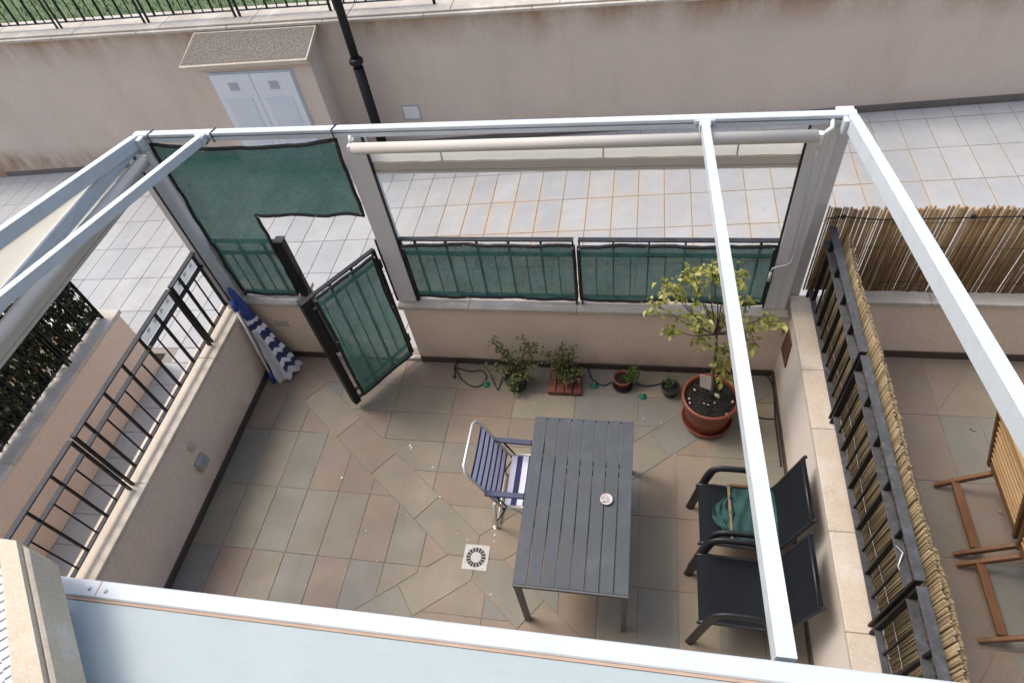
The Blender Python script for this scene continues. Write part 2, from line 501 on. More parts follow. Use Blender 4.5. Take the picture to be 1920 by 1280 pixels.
M['tube_cloth'] = simple("pale_rolled_cloth", (.54, .505, .45), (.50, .465, .415), 3, .7, 0, 400, .1, .001)
M['table'] = simple("slate_blue_grey_paint", (.054, .064, .074), (.043, .052, .061), 5, .6, 0, 200, .2, .001, dirt=(.078, .089, .098), dscale=9)
M['table_frame'] = simple("grey_table_frame", (.085, .092, .10), (.07, .075, .082), 8, .45)
M['sling'] = simple("charcoal_sling_fabric", (.0095, .0115, .0145), (.013, .015, .018), 4, .9, 0, 600, .5, .001, spec=.12)
M['chair_frame'] = simple("anthracite_tube", (.016, .017, .019), (.021, .022, .025), 6, .42)
M['green_cloth'] = simple("teal_green_cloth", (.010, .042, .042), (.022, .075, .07), 14, .85, 0, 200, .5, .003)
M['navy'] = simple("navy_cloth", (.028, .034, .105), (.035, .042, .13), 8, .8, 0, 500, .3, .001)
M['lilac'] = simple("pale_lilac_cloth", (.72, .72, .85), (.76, .76, .87), 8, .8, 0, 500, .3, .001)
M['white_cloth'] = simple("off_white_cloth", (.56, .56, .58), (.47, .47, .49), 6, .8, 0, 300, .3, .001)
M['blue_cloth'] = simple("blue_cloth", (.03, .055, .22), (.04, .07, .27), 8, .75)
M['blue_plastic'] = simple("blue_plastic", (.02, .06, .24), (.025, .08, .3), 12, .4)
M['navy_plastic'] = simple("navy_plastic", (.035, .045, .09), (.045, .055, .11), 12, .4)
M['chrome'] = simple("pale_aluminium_tube", (.70, .70, .69), (.62, .62, .61), 20, .35, .5)
def wood(name, c1, c2, c3):
    t = NT(name); O = t.pos()
    g = t.noise(9, 6, .65, O, (1, .25, 3.))
    col = t.ramp(g, [(.3, c1), (.5, c2), (.72, c3)])
    h = t.new("ShaderNodeHueSaturation"); t.l(col, h.inputs["Color"])
    t.l(t.math('ADD', t.math('MULTIPLY', t.rnd(), .3), .85), h.inputs["Value"])
    return t.finish(t.bsdf(h.outputs[0], .5, 0, t.noise(60, 4, .6, O, (1, .2, 2.)), .25, .002, .35))
M['teak'] = wood("oiled_teak", (.125, .058, .026), (.165, .08, .037), (.21, .11, .053))
M['teak_sunlit'] = wood("sunlit_teak", (.36, .21, .085), (.44, .27, .12), (.50, .32, .15))  # lit copy of the teak, sun on the chair backs put into the colour
M['stand_wood'] = wood("reddish_stained_wood", (.11, .035, .025), (.15, .05, .037), (.19, .07, .05))
def reed(name, c1, c2, c3):
    t = NT(name); P = t.pos()
    c = t.ramp(t.rnd(), [(0., c1), (.5, c2), (1., c3)])
    c = t.mix(1.0, c, t.ramp(t.noise(25, 4, .7, P, (1, 1, .25)), [(.3, .7), (.7, 1.2)]), 'MULTIPLY')
    return t.finish(t.bsdf(c, .7, 0, t.noise(120, 3, .6, P), .2, .001, .25))
M['reed'] = reed("golden_reed", (.20, .148, .082), (.27, .205, .118), (.345, .27, .165))
M['reed_dark'] = reed("brown_reed", (.20, .125, .058), (.285, .185, .09), (.38, .265, .14))
M['terracotta'] = simple("terracotta_plastic", (.215, .058, .034), (.185, .047, .028), 5, .45, 0, 60, .1, .002, dirt=(.25, .09, .06), dscale=8)
M['soil'] = simple("dark_potting_soil", (.008, .007, .006), (.028, .024, .02), 60, .95, 0, 90, 1., .02)
M['pebble_pale'] = simple("pale_bark_chip", (.55, .50, .38), (.42, .37, .28), 30, .8)
M['black_pot'] = simple("black_pot_plastic", (.02, .021, .022), (.03, .03, .032), 10, .4)
M['foil'] = simple("crinkled_silver_film", (.6, .6, .62), (.4, .4, .42), 20, .3, .6, 40, .6, .01)
M['bark'] = simple("grey_brown_bark", (.16, .125, .09), (.11, .085, .06), 40, .85, 0, 80, .6, .004)
def leaf(name, c1, c2, c3, rv=True):
    t = NT(name); P = t.pos()
    src = t.rnd() if rv else t.noise(9, 3, .6, P)
    c = t.ramp(src, [(.25, c1), (.5, c2), (.75, c3)])
    c = t.mix(1.0, c, t.ramp(t.noise(30, 3, .6, P), [(.3, .85), (.7, 1.15)]), 'MULTIPLY')
    b = t.bsdf(c, .45, 0, None, spec=.4)
    tr = t.new("ShaderNodeBsdfTranslucent"); t.l(c, tr.inputs[0])
    m = t.new("ShaderNodeMixShader"); m.inputs[0].default_value = .35
    t.l(b.outputs[0], m.inputs[1]); t.l(tr.outputs[0], m.inputs[2])
    return t.finish(m)
M['leaf'] = leaf("lemon_leaf", (.19, .225, .045), (.38, .37, .09), (.55, .51, .18))
M['leaf_lemon2'] = leaf("lemon_leaf_small", (.17, .20, .04), (.34, .34, .08), (.52, .49, .17), False)
M['leaf_olive'] = leaf("olive_green_leaf", (.085, .105, .035), (.14, .16, .055), (.25, .245, .085), False)
M['leaf_green'] = leaf("fresh_green_leaf", (.06, .12, .02), (.09, .16, .03), (.13, .21, .05), False)
M['leaf_hedge'] = leaf("dark_screen_leaf", (.014, .022, .011), (.032, .046, .022), (.085, .10, .055), False)
M['grass'] = simple("lawn_green", (.085, .14, .05), (.12, .175, .075), 3, .9, 0, 60, .8, .03, dirt=(.13, .16, .07), dscale=1.2)
M['blade'] = simple("grass_blade", (.08, .15, .045), (.14, .2, .08), 6, .8)
M['earth'] = simple("dry_ground", (.24, .2, .16), (.2, .17, .13), .5, .95)
M['hose'] = simple("black_hose", (.012, .013, .013), (.02, .02, .02), 10, .5)
M['green_glass'] = simple("translucent_green_plastic", (.02, .16, .10), (.03, .2, .13), 12, .25)
M['ceramic'] = simple("glazed_ceramic", (.6, .57, .55), (.42, .36, .33), 60, .3)
M['plaque'] = simple("rust_brown_plaque", (.16, .06, .035), (.12, .045, .03), 20, .6)
M['roof_tile'] = simple("pale_blue_white_glazed_tile", (.60, .64, .70), (.52, .56, .62), 12, .35, rvar=.12)
M['crumb'] = simple("white_flake", (.75, .74, .70), (.65, .64, .6), 30, .8)

# ------------------------------------------------------------------ ground, floors
SL = 0.0553
def zw(x): return SL*(x+4.007)

struct("ground", MB().box(-250, 250, -250, 250, -2.2, -2.0), M['earth'])

# patio floor with its slate-look tiles
floor = struct("patio_floor", MB().box(-4.72, 0, -3.75, 0.0, -.12, -.005), M['grout'])
floor_tiles = []
def add_tile(poly, parent, ztop=0.0, thick=.02, mat=None, gap=.0027):
    p = tidy(inset(tidy(poly), gap))
    if len(p) < 3 or abs(signed_area(p)) < .0025: return None
    cx = sum(q[0] for q in p)/len(p); cy = sum(q[1] for q in p)/len(p)
    mb = MB().prism([(x-cx, y-cy) for x, y in p], -thick, 0, .0012)
    o = bpy.data.objects.new("floor_tile", mb.mesh("floor_tile", mat or M['tile']))
    COL.objects.link(o)
    o.location = (cx, cy, ztop + RND.uniform(-.0008, .0008))
    o.parent = parent
    return o
X0, X1, Y0, Y1 = -4.708, -.012, -3.74, -.012
DR = (-2.33, -1.85)
corners = [(-4.72, 0.0), (0.0, 0.0), (0.0, -3.7), (-4.72, -3.7)]      # tl tr br bl
dirs = []
for c in corners:
    dx, dy = c[0]-DR[0], c[1]-DR[1]; L = math.hypot(dx, dy); dirs.append((dx/L, dy/L))
HB = .136
def rect_clip(p):
    for a, b, c in ((1, 0, -X0), (-1, 0, X1), (0, 1, -Y0), (0, -1, Y1)):
        p = clip(p, a, b, c)
        if len(p) < 3: return []
    return p
# (first ray, second ray) bounding each sector; tile pitch and origin
sectors = [(3, 0, .28, .55, -4.157, -.86), (0, 1, .55, .285, -2.79, -.305), (1, 2, .28, .55, -.552, -.853), (2, 3, .55, .285, -2.76, -2.284)]
for (ra, rb, px, py, ox, oy) in sectors:
    da, db = dirs[ra], dirs[rb]
    mid = (da[0]+db[0], da[1]+db[1])
    def side(d, mid):
        n = (-d[1], d[0])
        if n[0]*mid[0]+n[1]*mid[1] < 0: n = (-n[0], -n[1])
        return (n[0], n[1], -(n[0]*DR[0]+n[1]*DR[1])-HB)
    ha, hb = side(da, mid), side(db, mid)
    for i in range(-20, 20):
        for j in range(-16, 16):
            x, y = ox+i*px, oy+j*py
            p = rect_clip([(x, y), (x+px, y), (x+px, y+py), (x, y+py)])
            if len(p) >= 3: p = clip(p, *ha)
            if len(p) >= 3: p = clip(p, *hb)
            if len(p) >= 3:
                o = add_tile(p, floor)
                if o: floor_tiles.append(o)
for k, d in enumerate(dirs):
    n = (-d[1], d[0])
    cuts = [0.0, .6, 1.2, 1.74, 2.32, 2.9, 3.4]
    for s0, s1 in zip(cuts, cuts[1:]):
        p = [(DR[0]+d[0]*s+n[0]*w, DR[1]+d[1]*s+n[1]*w) for s, w in ((s0, -HB), (s1, -HB), (s1, HB), (s0, HB))]
        p = rect_clip(p)
        for kk in (-1, 1):                                             # mitre against the neighbouring bands
            e = dirs[(k+kk) % 4]
            b = (d[0]-e[0], d[1]-e[1]); L = math.hypot(*b)
            if len(p) >= 3: p = clip(p, b[0]/L, b[1]/L, -(b[0]*DR[0]+b[1]*DR[1])/L)
        if len(p) >= 3: add_tile(p, floor)

# neighbour's patio floor on the right, one step higher
NZ = .33
nfloor = struct("neighbour_patio_floor", MB().box(.25, 6.0, -3.75, 0.0, -.1, NZ-.005), M['grout'])
for i in range(0, 5):
    for j in range(0, 7):
        x = .262+i*.55-.3; y = -.012-j*.553-.27
        add = [(x, y-.28), (x+.55, y-.28), (x+.55, y+.27), (x, y+.27)]
        if RND.random() < .4:
            a = RND.uniform(.25, .75)
            polys = [clip(add, .8, -.6, -.8*(x+.55*a)+.6*y), clip(add, -.8, .6, .8*(x+.55*a)-.6*y)]
        elif RND.random() < .5:
            polys = [clip(add, 1, 0, -(x+.27)), clip(add, -1, 0, x+.27)]
        else:
            polys = [add]
        for p in polys:
            p = clip(p, 1, 0, -.262) if len(p) >= 3 else p
            p = clip(p, 0, -1, -.012) if len(p) >= 3 else p
            if len(p) >= 3: add_tile(p, nfloor, NZ)

# sloping public walkway with pale tiles, and the passage between the two houses
def slab(mb, x0, x1, y0, y1, dz0, dz1):
    vs = [(x, y, zw(x)+d) for x in (x0, x1) for y in (y0, y1) for d in (dz0, dz1)]
    mb.add(vs, [(0,1,3,2),(4,6,7,5),(0,4,5,1),(2,3,7,6),(0,2,6,4),(1,5,7,3)])
    return mb
walk = struct("walkway", slab(slab(MB(), -16, 9, .05, 3.62, -.3, -.006), -6.1, -4.85, -3.75, .05, -.3, -.006), M['walk_grout'])
ANG = -math.atan(SL)
def chamfer_tile(w, h, mat):
    return MB().prism([(-w/2, -h/2), (w/2, -h/2), (w/2, h/2), (-w/2, h/2)], -.02, 0, .0018).mesh("walkway_tile", mat)
PX, PY = .2807, .542
wt = chamfer_tile(PX-.007, PY-.007, M['walk'])
rest = MB()
cells = []
for i in range(-42, 44):
    for j in range(-5, 3):
        x = -4.007+(i+.5)*PX*.9985; y = 2.285+(j+.5)*PY
        if y-PY/2 > 3.55 or y < .2: continue
        cells.append((x, y))
vis = [c for c in cells if -8.3 < c[0] < 3.2 and not (c[0] > .2 and c[1] < 1.9) and not (c[0] < -6.2 and c[1] > 3.0) and c[1] < 3.5]
vis.sort(key=lambda c: (c[0]+1.2)**2+(c[1]+3.57)**2)
visset = set(vis[:236])
for (x, y) in cells:
    if (x, y) in visset:
        o = bpy.data.objects.new("walkway_tile", wt); COL.objects.link(o)
        o.location = (x, y, zw(x)+RND.uniform(-.0008, .0008)); o.rotation_euler = (0, ANG, 0); o.parent = walk
    else:
        h = PY/2-.0035
        y1 = min(y+h, 3.56)
        slab(rest, x-PX/2+.0035, x+PX/2-.0035, y-h, y1, -.02, 0.0)
ct = chamfer_tile(.55-.007, .2807-.007, M['walk'])
for j in range(0, 13):
    for i in range(-1, 3):
        x = -6.07+.36+i*.55-.275; y = -.222-j*.2807
        x0, x1 = max(x-.275, -6.06), min(x+.275, -4.87)
        if x1-x0 < .05: continue
        if x1-x0 > .54:
            o = bpy.data.objects.new("walkway_tile", ct); COL.objects.link(o)
            o.location = (x, y, zw(x)); o.rotation_euler = (0, ANG, 0); o.parent = walk
        else:
            slab(rest, x0+.0035, x1-.0035, y-.1368, y+.1368, -.02, 0.0)
for i in range(-4, 1):
    x = -4.007+(i-2.5)*PX
    slab(rest, x-PX/2+.0035, x+PX/2-.0035, -.075, .11, -.02, 0)
part("walkway_tile", rest, M['walk_plain'], walk, kind="stuff")

# lawn behind the retaining wall
struct("lawn", MB().box(-30, 12, 3.72, 60, 1.3, 1.66), M['grass'])
gb = MB()
for k in range(5200):
    x = RND.uniform(-11.5, -3.6); y = 3.82+abs(RND.gauss(0, .9)); h = RND.uniform(.03, .07)
    a = RND.uniform(0, 6.28); w = .006
    lx, ly = RND.uniform(-.03, .03), RND.uniform(-.03, .03)
    gb.add([(x-w*math.cos(a), y-w*math.sin(a), 1.655), (x+w*math.cos(a), y+w*math.sin(a), 1.655), (x+lx, y+ly, 1.66+h)], [(0, 1, 2)])
g_o = struct("grass", gb, M['blade'], kind="stuff")
tag(g_o, "short green lawn grass behind the railing on the tall wall", "grass", kind="stuff")

# ------------------------------------------------------------------ walls
def coping_run(wall, axis, a0, a1, joints, b0, b1, z0, z1, mat, gap=.0025):
    js = [a0]+list(joints)+[a1]
    for s, e in zip(js, js[1:]):
        g0 = gap/2 if s != a0 else 0; g1 = gap/2 if e != a1 else 0
        dz = RND.uniform(-.0015, .0015)
        if axis == 'x': mb = MB().box(s+g0, e-g1, b0, b1, z0, z1+dz*.4, .004)
        else: mb = MB().box(b0, b1, s+g0, e-g1, z0, z1+dz*.4, .004)
        part("coping_stone", mb, mat, wall)

# front wall of the patio, right of the gate
w = thing("patio_wall", "low beige plaster wall with stone coping behind the potted plants", "wall", (-1.6, .1, 0))
part("wall_body", MB().box(-3.20, 0, 0, .24, -.4, .75), M['plaster_patio'], w)
coping_run(w, 'x', -3.235, -.024, (-2.596, -1.672, -.75), -.02, .262, .75, .793, M['coping'])
for s, e in ((-3.20, -2.79), (-2.79, -2.24), (-2.24, -1.69), (-1.69, -1.14), (-1.14, -.59), (-.59, -.013)):
    part("skirting_tile", MB().box(s+.002, e-.002, -.012, -.0005, 0, .075, .002), M['skirt'], w)
# front wall, left of the gate
w = thing("patio_wall", "short piece of beige wall between the striped parasol and the open gate", "wall", (-4.45, .1, 0))
part("wall_body", MB().box(-4.72, -4.15, 0.001, .24, -.4, .75), M['plaster_patio'], w)
coping_run(w, 'x', -4.698, -4.13, (), -.02, .262, .75, .793, M['coping'])
for s, e in ((-4.705, -4.43), (-4.43, -4.15)):
    part("skirting_tile", MB().box(s+.002, e-.002, -.012, -.0005, 0, .075, .002), M['skirt'], w)
# left wall
w = thing("patio_wall", "long low wall along the passage with cream coping under the black railing", "wall", (-4.81, -1.8, 0))
part("wall_body", MB().box(-4.90, -4.7205, -3.75, .24, -.4, .752), M['plaster_patio'], w)
coping_run(w, 'y', -3.75, .262, (-2.75, -1.83, -.66), -4.925, -4.70, .752, .795, M['coping_warm'])
for k in range(7):
    e = -.31-.55*(k-1) if k else -.013
    s = max(-.31-.55*k, -3.74)
    part("skirting_tile", MB().box(-4.720, -4.708, s+.003, e-.003, 0, .075, .002), M['skirt'], w)
# right wall
w = thing("patio_wall", "low pale sunlit plaster wall behind the two black armchairs with beige coping", "wall", (.12, -1.8, 0))
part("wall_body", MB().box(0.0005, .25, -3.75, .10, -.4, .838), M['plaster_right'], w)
coping_run(w, 'y', -3.75, .128, (-2.95, -2.373, -1.8, -1.085, -.597), -.018, .272, .838, .881, M['coping_warm'])
for k in range(7):
    e = -.31-.55*(k-1) if k else -.015
    s = max(-.31-.55*k, -3.74)
    part("skirting_tile", MB().box(-.0115, -.0005, s+.002, e-.002, 0, .075, .002), M['skirt'], w)
# neighbour's front wall on the right
w = thing("neighbour_wall", "low wall under the brown reed screen in the neighbouring patio", "wall", (2.5, .1, NZ))
part("wall_body", MB().box(.275, 6.0, -.005, .24, -.2, .935), M['plaster_patio'], w)
coping_run(w, 'x', .276, 6.0, (.93, 1.85, 2.8, 3.8, 4.9), -.022, .262, .935, .978, M['coping_grey'])
for k in range(8):
    s = .38+.55*k
    part("skirting_tile", MB().box(s+.002-.1, s+.548-.1, -.017, -.0055, NZ, NZ+.075, .002), M['skirt'], w)
# neighbour's wall on the left side of the passage
w = thing("neighbour_wall", "beige wall with whitish coping across the passage at the far left", "wall", (-6.2, -1.5, -.1))
part("wall_body", MB().box(-6.32, -6.07, -3.75, -.09, -.45, .655), M['plaster'], w)
coping_run(w, 'y', -3.75, -.06, (-2.6, -1.72, -.78), -6.335, -6.053, .655, .70, M['coping_grey'])
part("wall_return", MB().box(-9.2, -6.321, -.33, -.091, -.5, .655), M['plaster'], w)
coping_run(w, 'x', -9.2, -6.336, (-8.2, -7.2), -.345, -.062, .655, .70, M['coping_grey'])

# tall retaining wall
w = thing("retaining_wall", "tall weathered plaster wall along the back of the tiled walkway", "wall", (-3, 3.6, 0))
part("wall_body", MB().box(-16, -4.62, 3.575, 3.98, -1.2, 1.671).box(-4.62, 9, 3.60, 3.98, -.6, 1.671), M['plaster_ret'], w)
jx = [-14.6+k*1.22 for k in range(20) if -14.6+k*1.22 < 8.6]
coping_run(w, 'x', -16, 9, jx, 3.51, 4.02, 1.671, 1.703, M['coping'], .006)
coping_run(w, 'x', -16, 9, [q+.3 for q in jx], 3.555, 4.0, 1.7045, 1.726, M['coping'], .006)
sk = MB()
for k in range(45):
    a = -15.9+k*.55
    mbk = MB()
    slab(mbk, a+.002, a+.548, 3.56 if a+.55 < -4.62 else 3.585, 3.574 if a+.55 < -4.62 else 3.599, 0.0, .075)
    if -11.5 < a < 3.5: part("skirting_tile", mbk, M['skirt_grey'], w)

# house facade behind the viewer, which the patio leans on
hw = thing("house", "pale plaster house front the pergola roof leans on", "house", (-1.5, -4.0, 0))
part("wall", MB().box(-12, 9, -4.3, -3.755, -1.5, 6.2), M['plaster_house'], hw)

# ------------------------------------------------------------------ meter enclosure in front of the tall wall
en = thing("meter_enclosure", "plaster meter cupboard with pebble topped sloping roof and white double doors", "cupboard", (-5.8, 3.4, -.1))
EY = 3.15
part("body", MB().box(-6.50, -5.0, EY+.05, 3.574, -.5, 1.40).add(
    [(-6.50, EY+.05, 1.40), (-5.0, EY+.05, 1.40), (-5.0, 3.574, 1.40), (-6.50, 3.574, 1.40), (-5.0, 3.574, 1.64), (-6.50, 3.574, 1.64)],
    [(1, 2, 4), (0, 5, 3), (0, 1, 4, 5), (2, 3, 5, 4)]), M['plaster_ret'], en)
rf = MB()
n_ = 4
rx0, rx1 = -6.66, -4.995
top = [(rx0, EY, 1.425), (rx1, EY, 1.445), (rx1+.075, 3.508, 1.667), (rx0+.155, 3.508, 1.667)]
bot = [(a, b, c-.045) for a, b, c in top]
rf.add(top+bot, [(0,1,2,3),(7,6,5,4),(0,4,5,1),(1,5,6,2),(2,6,7,3),(3,7,4,0)])
part("roof_slab", rf, M['stone_beige'], en)
rp = MB()
ins = [(rx0+.02, EY+.02, 1.4415), (rx1-.02, EY+.02, 1.461), (rx1+.05, 3.488, 1.662), (rx0+.172, 3.488, 1.662)]
rp.add(ins+[(a, b, c-.02) for a, b, c in ins], [(0,1,2,3),(0,4,5,1),(1,5,6,2),(2,6,7,3),(3,7,4,0)])
part("pebble_layer", rp, M['pebble'], en)
part("door_frame", MB().box(-6.36, -5.255, EY+.035, EY+.0495, .10, 1.322, .003), M['white_alu'], en)
for x0, x1 in ((-6.34, -5.81), (-5.804, -5.275)):
    d = part("door", MB().box(x0, x1, EY+.018, EY+.034, .12, 1.302, .003), M['door'], en)
    part("door_panel", MB().box(x0+.09, x1-.09, EY+.012, EY+.0175, .24, 1.0, .003), M['door_panel'], d)
    xm = (x0+x1)/2
    part("vent", MB().box(xm-.06, xm+.06, EY+.012, EY+.0175, 1.10, 1.20).box(xm-.05, xm+.05, EY+.009, EY+.0115, 1.11, 1.13).box(xm-.05, xm+.05, EY+.009, EY+.0115, 1.14, 1.16).box(xm-.05, xm+.05, EY+.009, EY+.0115, 1.17, 1.19), M['vent_grey'], d)

pl = thing("junction_plate", "small square whitish cover plate on the tall wall right of the lamp post", "wall plate", (-4.05, 3.59, .45))
part("plate", MB().box(-4.19, -3.985, 3.592, 3.599, .385, .555, .003), M['white_plastic'], pl)
part("rim", MB().box(-4.205, -3.97, 3.595, 3.5995, .37, .57), M['grey_plastic'], pl)

lp = thing("lamp_post", "black round metal lamp post beside the meter cupboard", "lamp post", (-4.52, 3.40, zw(-4.52)))
part("shaft", MB().tube([(-4.52, 3.40, -.03), (-4.52, 3.40, 1.2)], .062, 16).tube([(-4.52, 3.40, 1.2), (-4.52, 3.40, 3.0)], .05, 16), M['black'], lp)
part("collar", MB().lathe([(.052, 1.25), (.08, 1.25), (.085, 1.27), (.08, 1.295), (.07, 1.31), (.052, 1.315)], (-4.52, 3.40, 0), 20), M['black'], lp)
part("base_flange", MB().lathe([(.062, .06), (.10, .05), (.11, -.02), (.11, -.04)], (-4.52, 3.40, 0), 20), M['black'], lp)

# ------------------------------------------------------------------ iron railings
def railing(label, axis, a0, a1, b, zt, zm, zb, zf, group, bars=.13, first_thick=True, feet=True, tw=.045, name="iron_railing", flat=.008, off=None, top_mat='iron'):
    """axis 'x' or 'y': direction the panel runs; b = other coordinate"""
    P = (lambda a, c, z: (a, b+c, z)) if axis == 'x' else (lambda a, c, z: (b+c, a, z))
    up = (0, 0, 1)
    t = thing(name, label, "railing", P((a0+a1)/2, 0, zf), 0, group)
    part("top_rail", MB().bar(P(a0, 0, zt), P(a1, 0, zt), tw, .012, up, .002), M[top_mat], t)
    part("middle_rail", MB().bar(P(a0+.012, 0, zm), P(a1-.012, 0, zm), tw, .010, up, .002), M[top_mat], t)
    part("bottom_rail", MB().bar(P(a0+.012, 0, zb), P(a1-.012, 0, zb), tw*.8, .010, up, .002), M[top_mat], t)
    for a in (a0+.007, a1-.007):
        part("post", MB().bar(P(a, 0, zf-.01 if feet else zb), P(a, 0, zt-.006), tw*.85, .013, P(1, 0, 0) if axis == 'x' else (0, 1, 0), .001), M['black'], t)
    n = max(2, round((a1-a0)/bars))
    for k in range(1, n):
        a = a0+(a1-a0)*k/n if off is None else a0+off+bars*(k-1)
        if a > a1-.03: break
        thick = (k % 2 == 0) == (not first_thick)
        if thick: part("bar", MB().bar(P(a, 0, zb+.005), P(a, 0, zt-.006), .030, .012, (1, 0, 0) if axis == 'x' else (0, 1, 0)), M['black'], t)
        else: part("thin_bar", MB().bar(P(a, 0, zb+.005), P(a, 0, zm-.005), .012, .009, (1, 0, 0) if axis == 'x' else (0, 1, 0)), M['black'], t)
    return t
G1 = "black iron railing panels on the patio walls"
railing("black railing panel behind green net, left of the potted lemon tree", 'x', -3.06, -1.675, .08, 1.487, 1.335, .872, .793, G1, .1295, True)
railing("black railing panel behind green net, partly behind the lemon tree", 'x', -1.640, -.195, .08, 1.487, 1.335, .872, .793, G1, .1295, False)
railing("short black railing panel under the upper green net, left of the open gate", 'x', -4.735, -4.155, .085, 1.452, 1.32, .845, .793, G1, .118, False)
G2 = "black iron railing panels on the left patio wall"
for (a0, a1, lab) in ((-.49, .01, "short black railing panel on the left wall beside the pergola corner post"),
                      (-1.853, -.512, "middle black railing panel on the left wall"),
                      (-3.24, -1.878, "black railing panel on the left wall nearest the pale roof sheet")):
    railing(lab, 'y', a0, a1, -4.812, 1.478, 1.335, .865, .795, G2, .127, True)
G3 = "black iron railing panels on the right patio wall"
for (a0, a1, lab) in ((-1.005, .12, "dark railing panel in front of the reed mat, farthest along the right wall"),
                      (-2.335, -1.03, "dark railing panel on the right wall beside the black armchairs"),
                      (-3.7, -2.36, "dark railing panel at the near end of the right wall by the roof sheet")):
    railing(lab, 'y', a0, a1, .118, 1.60, 1.462, .962, .881, G3, .13, False, tw=.048, top_mat='iron_worn')
G4 = "black iron railing panels on top of the tall wall"
xs = [-10.98, -9.73, -8.48, -7.22, -5.98, -4.755, -3.5, -2.25]
lbs = ["black railing panel on the tall wall, farthest left", "black railing panel on the tall wall at the upper left corner",
       "black railing panel on the tall wall before the lawn, left of the cupboard", "black railing panel on the tall wall above the left end of the cupboard roof",
       "black railing panel on the tall wall just left of the lamp post", "black railing panel on the tall wall right of the lamp post", "black railing panel on the tall wall, above the blind"]
for k in range(1, 5):
    railing(lbs[k], 'x', xs[k]+.025, xs[k+1]-.025, 3.72, 2.45, 2.3, 1.80, 1.725, G4, .131, True, tw=.04)
railing(lbs[5], 'x', xs[5]+.025, xs[6]-.025, 3.72, 2.45, 2.3, 1.80, 1.725, G4, .131, True, tw=.04)
G5 = "railing panels on the far left neighbour wall"
railing("black railing panel filled with dark leaves, at the end of the far left wall", 'y', -.715, -.165, -6.175, 1.42, 1.30, .765, .70, G5, .12, True)
railing("longer black railing panel filled with dark leaves under the side blind", 'y', -2.05, -.735, -6.175, 1.42, 1.30, .765, .70, G5, .12, True)
railing("black railing panel filled with dark leaves, nearest along the far left wall", 'y', -3.4, -2.07, -6.175, 1.42, 1.30, .765, .70, G5, .12, True)

wp = thing("white_plate_strip", "white spotted plastic strip fixed behind the top of the left railing", "plastic strip", (-4.838, -.47, 1.38))
part("strip", MB().box(-4.842, -4.836, -.955, -.02, 1.345, 1.462, .002), M['white_sheet'], wp)
for k in range(9):
    y = -.07-k*.10
    part("dimple", MB().add([(-4.8352, y+.022*math.cos(a*.5236), 1.405+.017*math.sin(a*.5236)) for a in range(12)], [list(range(12))]), M['sheet_spot'], wp)

# artificial leaf screen on the far left railing
hb_ = MB()
for k in range(12500):
    y = RND.uniform(-3.3, -.17); z = RND.uniform(.75, 1.44); x = -6.21+RND.gauss(0, .024)
    if math.sin(y*21+z*9)*math.sin(z*27-y*13) > .7 and RND.random() < .9: continue
    s = RND.uniform(.016, .032)
    R = Euler((RND.uniform(-.8, .8), RND.uniform(-.8, .8)+1.5, RND.uniform(0, 6.28))).to_matrix()
    hb_.add([Vector((x, y, z))+R @ Vector(p) for p in ((-s*1.3, 0, 0), (0, -s*.55, .004), (s*1.3, 0, 0), (0, s*.55, .004))], [(0, 1, 2, 3)])
for k in range(46):
    y = -.2-k*.068
    hb_.tube([(-6.205, y, .76), (-6.205, y-.3, 1.43)], .003, 4); hb_.tube([(-6.2, y-.3, .76), (-6.2, y, 1.43)], .003, 4)
hs = thing("leaf_screen", "dark artificial leaf trellis fixed behind the far left railing", "leaf screen", (-6.2, -1.7, .7))
part("foliage", hb_, M['leaf_hedge'], hs, kind="stuff")

# ------------------------------------------------------------------ pergola
BY = .088
pg = thing("pergola", "white aluminium pergola frame over the patio with sloping rafters", "pergola", (-2.4, -1.5, 0))
part("front_beam", MB().box(-4.79, .03, .030, BY, 2.479, 2.503, .003).box(-4.79, .03, .05, BY-.004, 2.468, 2.4795).box(-4.785, .025, .032, BY-.002, 2.438, 2.4685, .002), M['white_alu'], pg)
def post_part(mb, lab=None): return part("post", mb, M['post_alu'], pg, lab)
p_ = post_part(MB().box(-4.835, -4.758, -.09, .075, .796, 2.47, .004).box(-4.81, -4.752, .075, .12, .796, 2.44, .003))
part("seal_strip", MB().box(-4.768, -4.755, -.099, -.0905, .80, 2.43), M['rubber'], p_)
p_ = post_part(MB().box(-3.232, -3.068, .040, .127, .795, 2.4425, .004))
part("seal_strip", MB().box(-3.0675, -3.056, .046, .07, .80, 2.43), M['rubber'], p_)
part("seal_strip", MB().box(-3.252, -3.2325, .046, .07, .80, 1.5), M['rubber'], p_)
p_ = post_part(MB().box(-.203, -.048, .05, .13, .795, 2.4425, .004).box(-.13, -.122, .046, .052, .795, 2.3).box(-.078, -.046, .046, .13, .795, 2.44, .002))
part("seal_strip", MB().box(-.214, -.2035, .056, .08, .80, 2.43), M['rubber'], p_)
post_part(MB().box(-.047, .055, .131, .225, .2, 2.4425, .004))
def rafter(x0, x1, d, ya=.02, yb=-3.12):
    za, zb = 2.505, 3.07
    mb = MB()
    f = lambda y: za+(zb-za)*(y-.03)/(-3.13-.03)
    vs = [(x, y, f(y)+dz) for y in (ya, yb) for x in (x0, x1) for dz in (-d, 0)]
    mb.add(vs, [(0,1,3,2),(4,6,7,5),(0,4,5,1),(2,3,7,6),(0,2,6,4),(1,5,7,3)])
    return part("rafter", mb, M['white_alu'], pg)
rafter(-4.79, -4.735, .085)
rafter(-4.245, -4.198, .06)
rafter(-.850, -.803, .06)
rafter(-.024, .031, .09)
part("side_rail", MB().box(-4.805, -4.752, -3.1, .02, 2.41, 2.498, .003), M['white_alu'], pg)
part("near_beam", MB().box(-4.85, .06, -3.178, -3.13, 2.97, 3.073, .004), M['white_alu'], pg)
